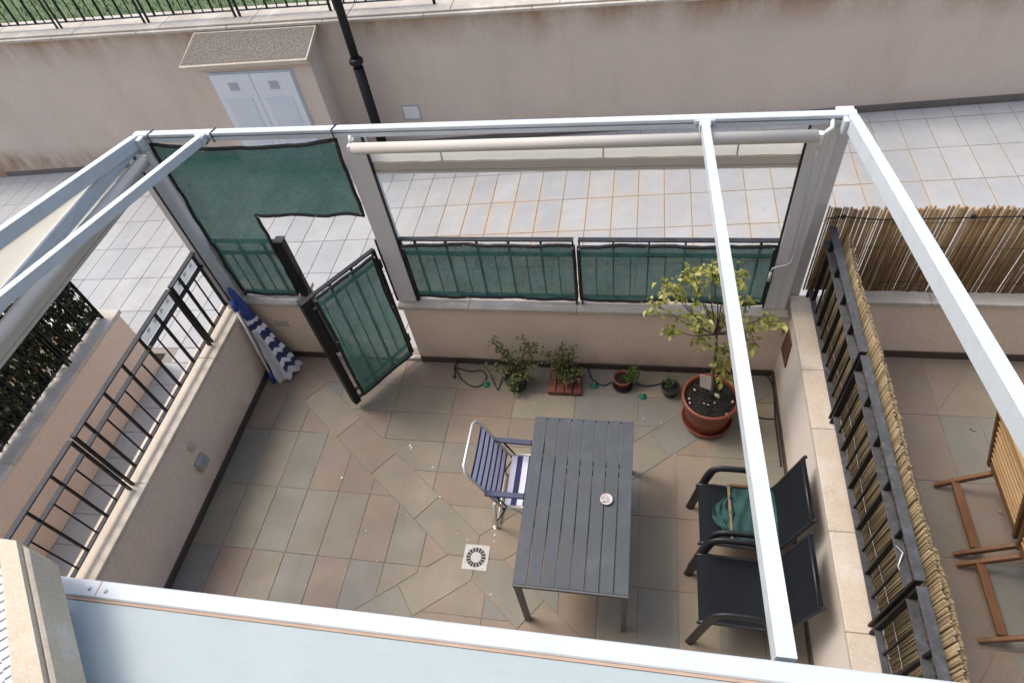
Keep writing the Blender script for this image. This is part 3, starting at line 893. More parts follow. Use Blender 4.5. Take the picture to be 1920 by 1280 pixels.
part("seam", MB().box(-4.84, .3, -3.186, -3.1785, 3.04, 3.067), M['seam'], pg)
mb = MB().add([(-4.84, -3.187, 3.064), (.9, -3.187, 3.064), (.9, -3.754, 3.115), (-4.84, -3.754, 3.115),
               (-4.84, -3.187, 3.04), (.9, -3.187, 3.04), (.9, -3.754, 3.09), (-4.84, -3.754, 3.09)],
              [(0,1,2,3),(7,6,5,4),(0,4,5,1),(1,5,6,2),(2,6,7,3),(3,7,4,0)])
part("roof_sheet", mb, M['panel'], pg)
for (x, y) in ((-2.70, -3.155), (-2.645, -3.157)):
    part("screw", MB().lathe([(.0, .002), (.0045, .002), (.006, 0)], (x, y, 3.0735), 12), M['steel'], pg)
part("joint_gap", MB().box(-2.675, -2.671, -3.177, -3.131, 3.0725, 3.0737), M['seam'], pg)
# rafter shoes, bolts
for x in (-.8265, -4.2215):
    b = part("bracket", MB().box(x-.062, x+.062, .018, .0295, 2.446, 2.50, .003).box(x-.032, x+.032, -.03, .018, 2.444, 2.4595, .002).box(x-.032, x-.025, -.05, .018, 2.446, 2.51).box(x+.025, x+.032, -.05, .018, 2.446, 2.51), M['white_alu'], pg)
    for s in (-.046, .046):
        part("bolt", MB().tube([(x+s, .019, 2.473), (x+s, .012, 2.473)], .009, 8), M['steel'], b)
part("bracket", MB().box(-.05, -.0245, -.03, .0295, 2.41, 2.50, .004), M['white_alu'], pg)
part("bracket", MB().box(-4.735, -4.69, -.03, .0295, 2.40, 2.50, .004), M['white_alu'], pg)
# black cable ties round the beam
for x in (-4.66, -4.16, -3.25):
    lp_ = [(x, .026, 2.434), (x, .026, 2.506), (x+.012, .068, 2.508), (x+.016, BY+.004, 2.506), (x+.016, BY+.004, 2.436), (x+.01, .068, 2.434)]
    part("cable_tie", MB().tube(lp_, .004, 6, closed=True), M['rubber'], pg)
part("infill_cloth", MB().add([(-4.775, -.05, 2.50), (-4.775, -3.1, 2.50), (-4.775, -3.1, 2.99)], [(0, 1, 2)]), M['cream'], pg)

# front roller blind
rb = thing("roller_blind", "long rolled up screen blind hanging under the front beam of the pergola", "blind", (-1.65, -.03, 2.1))
part("roll", MB().tube([(-3.10, -.055, 2.410), (-.19, -.055, 2.424)], .038, 24), M['tube_cloth'], rb)
P = []
for (y, z) in ((-.035, 2.376), (.03, 2.365), (.07, 2.33), (.076, 2.24), (.078, 2.105)):
    P.append([(-3.054+i*(2.84/40), y+.003*math.sin(i*1.7+z*9), z) for i in range(41)])
part("screen_cloth", MB().grid(P), M['cream'], rb)
part("bottom_bar", MB().box(-3.055, -.216, .062, .094, 2.145, 2.212, .004).box(-3.055, -.216, .064, .09, 2.118, 2.140, .003), M['tube_cloth'], rb)
for x in (-2.54, -1.44, -.6):
    part("cloth_seam", MB().box(x-.005, x+.005, .066, .070, 2.215, 2.32), M['beige_plastic'], rb)
part("end_bracket", MB().box(-3.13, -3.104, -.075, .04, 2.40, 2.44, .003).tube([(-3.115, -.03, 2.44), (-3.115, .0, 2.475)], .012, 8), M['white_plastic'], rb)
part("end_bracket", MB().box(-.186, -.155, -.075, -.03, 2.41, 2.445, .003).tube([(-.155, -.05, 2.43), (-.11, -.03, 2.46), (-.10, .03, 2.47)], .013, 8).tube([(-.165, -.055, 2.41), (-.165, -.05, 2.34)], .012, 8), M['white_plastic'], rb)
ck = part("crank", MB().tube([(-.16, -.045, 2.34), (-.118, .03, 1.9), (-.10, .034, 1.55), (-.098, .034, 1.40), (-.106, .03, 1.325), (-.14, .02, 1.303), (-.20, .015, 1.292), (-.228, .012, 1.275), (-.232, .012, 1.24)], .006, 8), M['white_alu'], rb)
part("grip", MB().tube([(-.232, .012, 1.24), (-.232, .012, 1.15)], .012, 8), M['white_plastic'], ck)

# side roller blind on the left
sb = thing("roller_blind", "rolled screen blind under the left side rail of the pergola", "blind", (-4.68, -1.5, 2.2))
part("roll", MB().tube([(-4.70, -.09, 2.372), (-4.70, -3.05, 2.372)], .042, 24), M['tube_cloth'], sb)
P = []
for (x, z) in ((-4.715, 2.405), (-4.745, 2.40), (-4.768, 2.34), (-4.771, 2.21)):
    P.append([(x+.003*math.sin(i*1.9), -.12-i*(2.92/40), z) for i in range(41)])
part("screen_cloth", MB().grid(P), M['cream'], sb)
part("bottom_bar", MB().box(-4.79, -4.755, -3.04, -.11, 2.236, 2.286, .004).box(-4.787, -4.758, -3.04, -.11, 2.205, 2.231, .003), M['tube_cloth'], sb)
part("end_bracket", MB().box(-4.745, -4.66, -.088, -.078, 2.33, 2.415, .003), M['white_plastic'], sb)

# ------------------------------------------------------------------ green shade nets
def wob(x, z, k): return .008*math.sin(x*7.3+z*4.1+k)+.005*math.sin(x*17-z*11+k*2)+.004*math.sin(z*23+x*5)+.0035*math.sin(x*41+z*33+k)*math.sin(z*13-x*9)
def net(label, rects, loop, yf, k, sagf=None, eyelets=()):
    """rects: list of (x0,x1,z0,z1) pieces of one net in the plane y = yf"""
    t = thing("shade_net", label, "shade net", ((loop[0][0]+loop[1][0])/2, yf, min(z for _, z in loop)), 0, "green shade nets on the patio front")
    mb = MB()
    f = lambda x, z: (x, yf+wob(x, z, k), z+(sagf(x, z) if sagf else 0))
    for (x0, x1, z0, z1) in rects:
        nx, nz = max(4, int((x1-x0)/.035)), max(4, int((z1-z0)/.035))
        mb.grid([[f(x0+(x1-x0)*i/nx, z0+(z1-z0)*j/nz) for j in range(nz+1)] for i in range(nx+1)])
    part("mesh_panel", mb, M['net'], t)
    pts = []
    for (a, b), (c, d) in zip(loop, loop[1:]+loop[:1]):
        n = max(2, int(math.hypot(c-a, d-b)/.05))
        pts += [f(a+(c-a)*i/n, b+(d-b)*i/n) for i in range(n)]
    hem = MB().tube([(p[0], p[1]-.003, p[2]) for p in pts], .014, 6, closed=True, sy=1.0)
    part("hem", hem, M['rubber'], t)
    for (x, z) in eyelets:
        q = f(x, z)
        part("eyelet", MB().tube([(q[0], q[1]-.012, q[2]), (q[0], q[1]-.020, q[2])], .0085, 8), M['steel'], t)
    return t
def sag1(x, z):
    u = (x+4.70)/1.44
    return -.045*math.sin(math.pi*min(max(u, 0), 1))*max(0, (z-1.9)/.5)-(.012*math.sin(u*19) if z < 1.8 and x > -4.14 else 0)
net("large green shade net with an L shaped cut-out above the gate", [(-4.70, -4.16, .862, 1.76), (-4.70, -3.255, 1.76, 2.415)],
    [(-4.70, .862), (-4.16, .862), (-4.16, 1.76), (-3.255, 1.76), (-3.255, 2.415), (-4.70, 2.415)], .045, 1.3, sag1,
    [(-4.28, 2.40), (-3.85, 2.40), (-3.27, 2.40), (-3.27, 1.78), (-3.65, 1.765), (-4.14, 1.755), (-4.18, 1.3), (-4.69, .875), (-4.66, 2.0), (-4.67, 1.5)])
def sag2(x, z): return -.012*abs(math.sin((x+2.2)*2.3))*max(0, (z-1.2)/.25)+.006*math.sin(x*6)*(1 if z < 1.0 else 0)
net("green shade net on the railing left of the lemon tree", [(-3.035, -1.672, .868, 1.462)], [(-3.035, .868), (-1.672, .868), (-1.672, 1.462), (-3.035, 1.462)], .049, 2.1, sag2,
    [(-3.02, 1.45), (-2.53, 1.455), (-2.05, 1.45), (-1.68, 1.45), (-2.6, .873), (-2.1, .873)])
net("green shade net on the railing behind the lemon tree", [(-1.637, -.225, .866, 1.462)], [(-1.637, .866), (-.225, .866), (-.225, 1.462), (-1.637, 1.462)], .049, 4.4, sag2,
    [(-1.63, 1.45), (-1.13, 1.455), (-.7, 1.45), (-.24, 1.45), (-1.15, .873), (-.6, .873)])

# ------------------------------------------------------------------ gate
gp = thing("gate_post", "square black gate post at the left side of the gate opening", "post", (-4.09, .07, 0))
part("shaft", MB().box(-4.128, -4.06, .035, .105, 0, 1.478, .003), M['black'], gp)
part("cap", MB().box(-4.135, -4.053, .028, .112, 1.4785, 1.487, .002), M['iron'], gp)
part("latch_plate", MB().box(-4.0595, -4.052, .05, .09, .9, 1.1), M['iron'], gp)
GA = math.atan2(-.615, -.41)      # direction hinge -> free edge
GL = .745
gt = thing("iron_gate", "open black iron gate standing ajar into the patio", "gate", (-3.28, .04, 0), GA, local=True)
# local: x along the gate, +y = side away from patio?  patio side is the local +y side
part("hinge_stile", MB().box(0, .03, -.02, .02, .1, 1.42, .002), M['black'], gt)
part("lock_stile", MB().box(GL-.065, GL, -.035, .035, .085, 1.425, .003), M['black'], gt)
part("top_rail", MB().box(.03, GL-.065, -.02, .02, 1.405, 1.42, .002), M['iron'], gt)
part("stile_cap", MB().box(GL-.068, GL+.003, -.038, .038, 1.4255, 1.432), M['iron'], gt)
part("middle_rail", MB().box(.03, GL-.065, -.016, .016, 1.28, 1.292), M['black'], gt)
part("bottom_rail", MB().box(.03, GL-.065, -.016, .016, .1, .115), M['black'], gt)
part("bottom_rail", MB().box(.03, GL-.065, -.016, .016, .215, .228), M['black'], gt)
for k in range(1, 6):
    x = .03+(GL-.095)*k/6
    if k % 2: part("thin_bar", MB().box(x-.005, x+.005, -.006, .006, .228, 1.28), M['black'], gt)
    else: part("bar", MB().box(x-.007, x+.007, -.015, .015, .115, 1.405), M['black'], gt)
for z in (.25, 1.2):
    part("hinge", MB().tube([(-.012, 0, z), (-.012, 0, z+.09)], .012, 8), M['black'], gt)
gn = thing("shade_net", "green shade net tied onto the open iron gate", "shade net", (-3.28, .04, .1), GA, "green shade nets on the patio front", local=True)
mb = MB()
fz = lambda x, z: (x, .036+wob(x, z, .7)*.6, z-.1)
mb.grid([[fz(.05+(GL-.16)*i/14, .125+1.27*j/28) for j in range(29)] for i in range(15)])
part("mesh_panel", mb, M['net'], gn)
lp_ = []
cs = [(.05, .125), (GL-.11, .125), (GL-.11, 1.395), (.05, 1.395)]
for (a, b), (c, d) in zip(cs, cs[1:]+cs[:1]):
    n = 16
    lp_ += [fz(a+(c-a)*i/n+.008*math.sin(i*.4), b+(d-b)*i/n) for i in range(n)]
part("hem", MB().tube(lp_, .014, 6, closed=True), M['rubber'], gn)
for (x, z) in ((.05, 1.39), (.05, .8), (.05, .13), (GL-.11, 1.39), (GL-.11, .9), (GL-.11, .4), (.3, 1.39), (.5, 1.39)):
    q = fz(x, z)
    part("eyelet", MB().tube([(q[0], q[1]+.012, q[2]), (q[0], q[1]+.02, q[2])], .0085, 8), M['steel'], gn)

# threshold stone in the opening
th = thing("threshold", "cream stone threshold under the open gate", "threshold", (-3.65, .12, 0))
part("slab", MB().box(-4.148, -3.202, .002, .262, -.2, .03, .005), M['coping'], th)

# ------------------------------------------------------------------ reed screens
def reeds_front():
    t = thing("reed_screen", "brown reed screen standing on the neighbour wall at the right", "reed screen", (1.6, .1, .98))
    x = .06
    while x < 2.75:
        r = RND.uniform(.006, .0095)
        z1 = 1.76+RND.uniform(-.022, .022)
        y = .10+RND.uniform(-.006, .006)
        tl = RND.uniform(-.005, .005)
        part("reed", MB().tube([(x, y, .979), (x+tl, y, z1)], r, 5), M['reed_dark'], t)
        x += r*1.66+(RND.uniform(-.001, .001) if RND.random() < .66 else RND.uniform(.003, .0075))
    for z in (1.08, 1.42, 1.64):
        part("binding_wire", MB().tube([(.06+i*.15, .092+.003*math.sin(i*2), z+.006*math.sin(i*1.3)) for i in range(19)], .002, 4), M['rubber'], t)
    return t
reeds_front()
cb = thing("black_cable", "thin black cable strung along the top of the brown reed screen", "cable", (1.4, .085, 1.7))
part("wire", MB().tube([(.06, .09, 1.68), (.16, .085, 1.70), (.4, .085, 1.672), (.7, .085, 1.682), (1.24, .085, 1.70), (1.7, .085, 1.69), (2.7, .085, 1.70)], .0045, 6), M['rubber'], cb)
for x in (.165, .95, 1.25):
    part("clip", MB().box(x-.013, x+.013, .076, .094, 1.683, 1.712, .003), M['rubber'], cb)
def reeds_side():
    t = thing("reed_screen", "golden reed mat tied behind the dark railing on the right wall", "reed screen", (.17, -1.6, .9))
    y = -.02
    while y > -3.15:
        r = RND.uniform(.0045, .0068)
        z1 = 1.62+.010*math.sin(y*6)+RND.uniform(-.012, .012)
        x = .168+.010*math.sin(y*5+1)+RND.uniform(-.004, .004)
        part("reed", MB().tube([(x, y, .885), (x+.020, y+RND.uniform(-.004, .004), z1)], r, 5), M['reed'], t)
        y -= r*2.05
    # second layer of thinner reeds behind closes the mat
    mb = MB(); y = -.03
    while y > -3.15:
        r = RND.uniform(.005, .009)
        x = .186+.010*math.sin(y*5+1)+RND.uniform(-.004, .004)
        mb.tube([(x, y, .885), (x+.034, y, 1.585+.008*math.sin(y*7)+RND.uniform(-.01, .006))], r, 5)
        y -= r*1.8
    part("back_reeds", mb, M['reed'], t, kind="stuff")
    for z in (1.05, 1.5):
        part("binding_wire", MB().tube([(.158+.010*math.sin((.05-i*.1)*5+1), .05-i*.1, z) for i in range(33)], .002, 4), M['steel'], t)
    part("wire_tie", MB().tube([(.10, -2.12, 1.475), (.118, -2.16, 1.49), (.09, -2.22, 1.47), (.10, -2.25, 1.455)], .0035, 5), M['chrome'], t)
reeds_side()

# ------------------------------------------------------------------ neighbour parapet, lower left corner
pp = thing("neighbour_parapet", "beige stone parapet corner of the next house at the lower left", "parapet", (-2.6, -3.35, 2.7))
d45 = (.70, -.714)
def off(p, s): return (p[0]+d45[0]*s, p[1]+d45[1]*s)
A, B, Cc, D_ = (-2.96, -3.117), (-2.787, -3.115), (-2.757, -3.128), (-2.797, -3.168)
part("coping", MB().prism([(-2.96, -3.112), B, off(B, .9), (-2.86+.63, -3.168-.6426), (-2.797, -3.168), (-2.96, -3.168)][::-1], 3.16, 3.30, .004), M['stone_beige'], pp)
part("moulding", MB().prism([(-2.787, -3.1155), (-2.755, -3.128), off((-2.755, -3.128), .9), off(B, .9001)][::-1], 3.16, 3.285, .006), M['stone_beige'], pp)
part("ledge", MB().prism([(-2.815, -3.19), (-2.738, -3.214), off((-2.738, -3.214), .9), off((-2.815, -3.19), .9)][::-1], 2.9, 3.12, .006), M['stone_beige'], pp)
part("wall_body", MB().prism([(-2.90, -3.19), (-2.80, -3.19), off((-2.80, -3.19), .9), (-2.90, -3.83)][::-1], 2.6, 3.159), M['plaster_house'], pp)
for k in range(14):
    for c in range(3):
        s = .0+k*.026; 
        o0 = (-2.806-c*.036, -3.178); q0 = off(o0, s+.002); q1 = off(o0, s+.0245)
        n = (-.714*.034, -.70*.034)
        if k+c*1.2 < 0: continue
        part("glazed_tile", MB().prism([q0, q1, (q1[0]+n[0], q1[1]+n[1]), (q0[0]+n[0], q0[1]+n[1])], 3.255-c*.004, 3.277-c*.004, .002), M['roof_tile'], pp)

# ------------------------------------------------------------------ floor drain
dr = thing("floor_drain", "square steel floor drain with a ring of slots in the patio floor", "drain", (-2.329, -1.85, 0))
part("plate", MB().box(-2.427, -2.231, -1.948, -1.752, -.004, .004, .0015), M['steel'], dr)
for k in range(16):
    a = 2*math.pi*k/16
    ca, sa = math.cos(a), math.sin(a)
    w0, w1, r0, r1 = .0065, .0115, .041, .075
    pts = [(-2.329+ca*r0-sa*(-w0), -1.85+sa*r0+ca*(-w0)), (-2.329+ca*r1-sa*(-w1), -1.85+sa*r1+ca*(-w1)),
           (-2.329+ca*r1-sa*w1, -1.85+sa*r1+ca*w1), (-2.329+ca*r0-sa*w0, -1.85+sa*r0+ca*w0)]
    part("slot", MB().prism(pts, .0041, .0046), M['rubber'], dr)
fl = MB()
for (px, py, s) in ((-3.09, -.93, .016), (-3.075, -.945, .011), (-3.07, -.965, .008), (-2.23, -1.595, .017), (-2.22, -1.61, .012), (-2.215, -1.66, .010), (-2.21, -1.71, .009),
                    (-2.30, -1.59, .006), (-2.42, -1.72, .007), (-3.61, -1.28, .014), (-2.72, -1.38, .010), (-2.84, -1.12, .009), (-3.26, -1.72, .007), (-2.52, -1.68, .008), (-2.35, -2.04, .006),
                    (-2.17, -2.11, .008), (-3.1, -1.95, .007), (-2.6, -1.5, .006), (-2.95, -1.56, .006), (-1.1, -.52, .008), (-.95, -.56, .007)):
    n = 6
    vs = [(px+s*RND.uniform(.5, 1.1)*math.cos(2*math.pi*k/n), py+s*RND.uniform(.5, 1.1)*math.sin(2*math.pi*k/n), .0022) for k in range(n)]
    fl.add(vs+[(px, py, .006)], [(k, (k+1) % n, n) for k in range(n)])
fo = struct("flakes", fl, M['crumb'], kind="stuff")
tag(fo, "scattered white crumbs and flakes on the patio tiles", "crumbs", kind="stuff")

# ------------------------------------------------------------------ small wall fittings
so = thing("wall_socket", "small beige box higher on the left patio wall", "socket", (-4.715, -1.365, .53))
part("box", MB().box(-4.719, -4.694, -1.395, -1.338, .495, .57, .004), M['beige_plastic'], so)
so = thing("wall_socket", "grey weatherproof double socket low on the left patio wall", "socket", (-4.715, -1.4, .34))
b_ = part("box", MB().box(-4.719, -4.682, -1.468, -1.345, .285, .40, .005), M['grey_plastic'], so)
part("flap", MB().box(-4.6815, -4.677, -1.463, -1.409, .295, .385, .002), M['grey_plastic'], so)
part("flap", MB().box(-4.6815, -4.677, -1.404, -1.350, .295, .385, .002), M['grey_plastic'], so)
so = thing("wall_vent", "small pale vent plate on the front wall beside the parasol", "vent", (-4.46, 0, .5))
part("plate", MB().box(-4.53, -4.40, -.008, -.0005, .46, .535, .002).box(-4.51, -4.42, -.013, -.008, .512, .522), M['beige_plastic'], so)
plq = thing("wall_plaque", "rust brown diamond shaped plaque on the right wall by the lemon tree", "plaque", (-.002, -.14, .55))
part("plate", MB().add([(-.002, -.05, .685), (-.002, -.215, .695), (-.002, -.245, .43), (-.002, -.03, .41), (-.012, -.052, .683), (-.012, -.212, .692), (-.012, -.242, .433), (-.012, -.033, .413)],
                        [(0,1,2,3),(7,6,5,4),(0,4,5,1),(1,5,6,2),(2,6,7,3),(3,7,4,0)]), M['plaque'], plq)

# ------------------------------------------------------------------ table
TX0, TX1, TY0, TY1, TZ = -1.898, -1.182, -2.268, -1.016, .73
tb = thing("garden_table", "grey slatted garden table in the middle of the patio", "table", ((TX0+TX1)/2, (TY0+TY1)/2, 0))
n = 8
wd = (TX1-TX0)/n
for k in range(n):
    part("slat", MB().box(TX0+k*wd+(.0028 if k else 0), TX0+(k+1)*wd-(.0028 if k < n-1 else 0), TY0+.013, TY1-.013, TZ-.016, TZ+RND.uniform(-.0006, .0006), .002), M['table'], tb)
part("apron", MB().box(TX0, TX1, TY0, TY0+.0125, TZ-.03, TZ-.001, .002), M['table_frame'], tb)
part("apron", MB().box(TX0, TX1, TY1-.0125, TY1, TZ-.03, TZ-.001, .002), M['table_frame'], tb)
part("apron", MB().box(TX0+.003, TX0+.015, TY0+.014, TY1-.014, TZ-.045, TZ-.0165), M['table_frame'], tb)
part("apron", MB().box(TX1-.015, TX1-.003, TY0+.014, TY1-.014, TZ-.045, TZ-.0165), M['table_frame'], tb)
for y in (TY0+.42, TY1-.42, TY0+.9):
    part("cross_bar", MB().box(TX0+.016, TX1-.016, y-.015, y+.015, TZ-.04, TZ-.0165), M['table_frame'], tb)
for x in (TX0+.004, TX1-.042):
    for y in (TY0+.0005, TY1-.0385):
        part("leg", MB().box(x, x+.038, y, y+.038, 0, TZ-.0305, .003), M['table_frame'], tb)
ash = thing("ashtray", "small shell shaped ashtray with butts on the grey table", "ashtray", (-1.346, -1.645, TZ+.001))
part("dish", MB().lathe([(.0, .004), (.022, .005), (.036, .018), (.040, .020), (.042, .018), (.030, .001), (0, .0005)], (-1.346, -1.645, TZ+.001), 20), M['ceramic'], ash)
part("ash", MB().lathe([(.0, .012), (.012, .011), (.022, .007)], (-1.344, -1.643, TZ+.001), 12), M['grey_plastic'], ash)
part("butt", MB().tube([(-1.36, -1.66, TZ+.02), (-1.385, -1.665, TZ+.024)], .005, 6), M['white_plastic'], ash)

# ------------------------------------------------------------------ black sling armchairs (local frame: faces -x, seat centre at origin)
def sling_chair(label, loc):
    t = thing("sling_armchair", label, "armchair", loc, 0, "black sling armchairs by the right wall", local=True)
    W = .232
    def bez(pts, n=5):
        out = []
        for i in range(len(pts)-1):
            for k in range(n): 
                u = k/n
                p0, p1, p2, p3 = [Vector(pts[max(0, min(len(pts)-1, i+d))]) for d in (-1, 0, 1, 2)]
                out.append(.5*((2*p1)+(p2-p0)*u+(2*p0-5*p1+4*p2-p3)*u*u+(3*p1-p0-3*p2+p3)*u**3))
        return out+[Vector(pts[-1])]
    for s in (-1, 1):
        y = s*W
        path = [(-.285, y, 0), (-.262, y, .15), (-.225, y, .40), (-.19, y, .575), (-.165, y, .618), (-.12, y, .637), (-.03, y, .638), (.05, y, .632), (.10, y, .605), (.15, y, .52), (.20, y, .40), (.27, y, .18), (.325, y, 0)]
        a = part("arm_frame", MB().tube(bez(path, 4), .032, 10, sy=.5), M['chair_frame'], t)
        part("foot", MB().tube([(-.286, y, 0), (-.283, y, .02)], .021, 10), M['rubber'], a)
        part("foot", MB().tube([(.326, y, 0), (.323, y, .02)], .021, 10), M['rubber'], a)
    yi = .212
    seat = [(-.262, .398), (-.25, .418), (-.2, .42), (-.1, .412), (.0, .402), (.1, .396), (.19, .40), (.235, .425)]
    back = [(.235, .43), (.262, .50), (.29, .62), (.318, .74), (.342, .84), (.352, .885)]
    P = [[(x, -yi+2*yi*j/8, z-.010*math.sin(math.pi*j/8)) for j in range(9)] for x, z in seat]
    P += [[(x, -yi+2*yi*j/8, z-.012) for j in range(9)] for x, z in seat[::-1]]
    mb = MB().grid(P); part("seat", mb, M['sling'], t)
    P = [[(x+.012*math.sin(math.pi*j/8), -yi+2*yi*j/8, z) for j in range(9)] for x, z in back]
    P += [[(x+.010, -yi+2*yi*j/8, z-.002) for j in range(9)] for x, z in back[::-1]]
    part("backrest", MB().grid(P), M['sling'], t)
    for s in (-1, 1):
        y = s*(yi+.004)
        part("side_rail", MB().tube(bez([(-.268, y, .39)]+[(x, y, z-.006) for x, z in seat[1:]]+[(x+.004, y, z) for x, z in back[1:]]+[(.366, y, .90)], 3), .0115, 8), M['chair_frame'], t)
    part("cross_bar", MB().tube([(-.21, -W, .385), (-.21, W, .385)], .011, 8), M['chair_frame'], t)
    part("cross_bar", MB().tube([(.20, -W, .385), (.20, W, .385)], .011, 8), M['chair_frame'], t)
    part("cross_bar", MB().tube([(.345, -yi, .865), (.345, yi, .865)], .009, 8), M['chair_frame'], t)
    return t
c1 = sling_chair("black sling armchair with folded green cloth on its seat", (-.452, -1.532, 0))
c2 = copy_tree(c1)
c2.location = (-.478, -2.048, 0)
c2["label"] = "empty black sling armchair nearer the pale roof sheet"
LOCALS.add(c2.name)

fc = thing("folded_cloth", "folded dark green net cloth with a wooden slat lying on the armchair seat", "cloth", (-.45, -1.53, .42))
P = []
for i in range(29):
    row = []
    for j in range(33):
        u, v_ = i/28, j/32
        x = -.535+.33*u+.05*(abs(v_-.35))*(1-u)*1.2; y = -1.712+.40*v_
        z = .443+.014*math.sin(u*9+v_*3)*math.sin(v_*8)+.006*math.sin(u*23-v_*9)+.004*math.sin(v_*31+u*14)
        row.append((x, y, z))
    P.append(row)
part("cloth_sheet", MB().grid(P).grid([[(a, b, .4245) for a, b, _ in r] for r in P]), M['green_cloth'], fc)
P = []
for i in range(17):
    row = []
    for j in range(33):
        u, v_ = i/16, j/32
        lim = .13*math.sin(math.pi*min(1, v_*1.05+.02))*(1 if v_ < .9 else .4)
        row.append((-.50-lim*u, -1.71+.36*v_, .462-.02*u+.012*math.sin(v_*17+u*5)+.010*math.sin(u*19-v_*9)+.006*math.sin(v_*41)))
    P.append(row)
part("loose_flap", MB().grid(P), M['green_cloth'], fc)
part("wood_slat", MB().box(-.522, -.503, -1.725, -1.325, .462, .469, .003), M['reed'], fc)
part("wood_slat", MB().box(-.49, -.23, -1.335, -1.315, .445, .458, .003), M['teak'], fc)

# ------------------------------------------------------------------ striped beach chair tucked under the table (faces +x)
bc = thing("beach_chair", "low folding beach chair with blue and white stripes at the table", "chair", (-2.05, -1.37, 0))
ya, yb_ = -1.575, -1.165
def striped(P0, P1, mbn, nst, first):
    """band strips between two side polylines of equal length"""
    mb = MB()
    for k in range(len(P0)-1):
        a, b, c, d = P0[k], P0[k+1], P1[k+1], P1[k]
        N = 6
        rows = [[tuple(Vector(p).lerp(Vector(q), j/N)+Vector((0, 0, -.012*math.sin(math.pi*j/N)))) for j in range(N+1)] for p, q in ((a, d), (b, c))]
        mb.grid(rows, mi=(k+first) % 2)
    return mb
def poly_pts(a, b, n): return [tuple(Vector(a).lerp(Vector(b), i/n)) for i in range(n+1)]
seat0 = poly_pts((-2.10, ya, .375), (-1.70, ya, .40), 9); seat1 = poly_pts((-2.10, yb_, .375), (-1.70, yb_, .40), 9)
part("seat", striped(seat0, seat1, None, 9, 1), [M['navy'], M['lilac']], bc)
def uneven(a, b, n):
    ts = [0.0]
    for k in range(n): ts.append(ts[-1]+(.7 if k % 2 == 0 else 1.5))
    return [tuple(Vector(a).lerp(Vector(b), t/ts[-1])) for t in ts]
back0 = uneven((-2.135, ya, .40), (-2.285, ya, .785), 13); back1 = uneven((-2.135, yb_, .40), (-2.285, yb_, .785), 13)
part("backrest", striped(back0, back1, None, 13, 0), [M['navy'], M['lilac']], bc)
fr = [(-2.12, ya-.012, .36), (-2.288, ya-.012, .79), (-2.315, ya-.004, .845), (-2.328, ya+.04, .868), (-2.328, yb_-.04, .868), (-2.315, yb_+.004, .845), (-2.288, yb_+.012, .79), (-2.12, yb_+.012, .36)]
part("back_frame", MB().tube(fr, .0105, 8), M['chrome'], bc)
for y in (ya-.012, yb_+.012):
    part("seat_rail", MB().tube([(-2.13, y, .37), (-1.68, y, .395)], .0105, 8), M['chrome'], bc)
    part("armrest", MB().bar((-2.215, y-.004*(1 if y < -1.4 else -1), .575), (-1.93, y, .565), .042, .020, (0, 0, 1), .006), M['navy_plastic'], bc)
    part("arm_strut", MB().tube([(-2.155, y, .565), (-2.08, y, .375)], .0075, 6), M['chair_frame'], bc)
    part("arm_strut", MB().tube([(-1.945, y, .56), (-1.86, y, .385)], .0075, 6), M['chair_frame'], bc)
    part("leg", MB().tube([(-2.165, y-.01*(1 if y < -1.4 else -1), .43), (-2.205, y-.012*(1 if y < -1.4 else -1), .0)], .0115, 8), M['chrome'], bc)
    part("leg", MB().tube([(-2.06, y, .36), (-1.76, y, .012)], .0105, 8), M['chrome'], bc)
    part("brace", MB().tube([(-2.10, y-.008, .32), (-2.195, y-.008, .10)], .006, 6), M['chair_frame'], bc)
    part("joint", MB().tube([(-2.10, y-.016, .355), (-2.10, y+.016, .355)], .017, 8), M['navy_plastic'], bc)
part("cross_tube", MB().tube([(-2.198, ya, .04), (-2.198, yb_, .04)], .009, 8), M['chrome'], bc)
part("cross_tube", MB().tube([(-1.76, ya, .013), (-1.76, yb_, .013)], .009, 8), M['chrome'], bc)

# ------------------------------------------------------------------ furled striped parasol in the corner
um = thing("beach_parasol", "furled blue and white striped beach parasol leaning in the left corner", "parasol", (-4.52, -.2, 0))
mb = MB()
tip, base = Vector((-4.705, -.075, 1.0)), Vector((-4.505, -.215, .015))
ax = (base-tip); Lx = ax.length; ax.normalize()
e1 = ax.cross(Vector((0, 0, 1))).normalized(); e2 = ax.cross(e1).normalized()
NA, NL = 56, 52
rings = []
for i in range(NL+1):
    u = i/NL
    rb_ = .028+.112*u**1.2
    ring = []
    for k in range(NA):
        a = 2*math.pi*k/NA
        f = 1+(.15*math.cos(a*7+u*2.5+.5*math.sin(u*6))+.09*math.cos(a*11-u*5+1)+.05*math.sin(u*23+a*3))*min(1, u*2.2)
        ring.append(tuple(tip+ax*(Lx*u)+(e1*math.cos(a)*.92+e2*math.sin(a)*.60)*rb_*f+Vector((.006*math.sin(u*17+a*2)*u, .006*math.cos(u*13+a*3)*u, .016*math.sin(a*7+1)*u+.01*math.sin(a*3)*u))))
    rings.append(ring)
vs = [p for r in rings for p in r]
camd = Vector((-1.2, -3.57, 4.77))
for i in range(NL):
    for k in range(NA):
        u = (i+.5)/NL; a = 2*math.pi*(k+.5)/NA
        mid = tip+ax*(Lx*u)+(e1*math.cos(a)+e2*math.sin(a))*.1
        left = (mid-(tip+ax*(Lx*u))).dot(Vector((-.85, -.5, -.1)))
        if u < .27: mi = 0
        else:
            mi = 1 if int((u-.27)/.067) % 2 == 0 else 0
            if left > -.012 and u > .42: mi = 2
            if u > .93: mi = 2
        mb.add([rings[i][k], rings[i][(k+1) % NA], rings[i+1][(k+1) % NA], rings[i+1][k]], [(0, 1, 2, 3)], mi, True)
mb.add(rings[-1], [list(range(NA))], 2); mb.add(rings[0], [list(range(NA))[::-1]], 0)
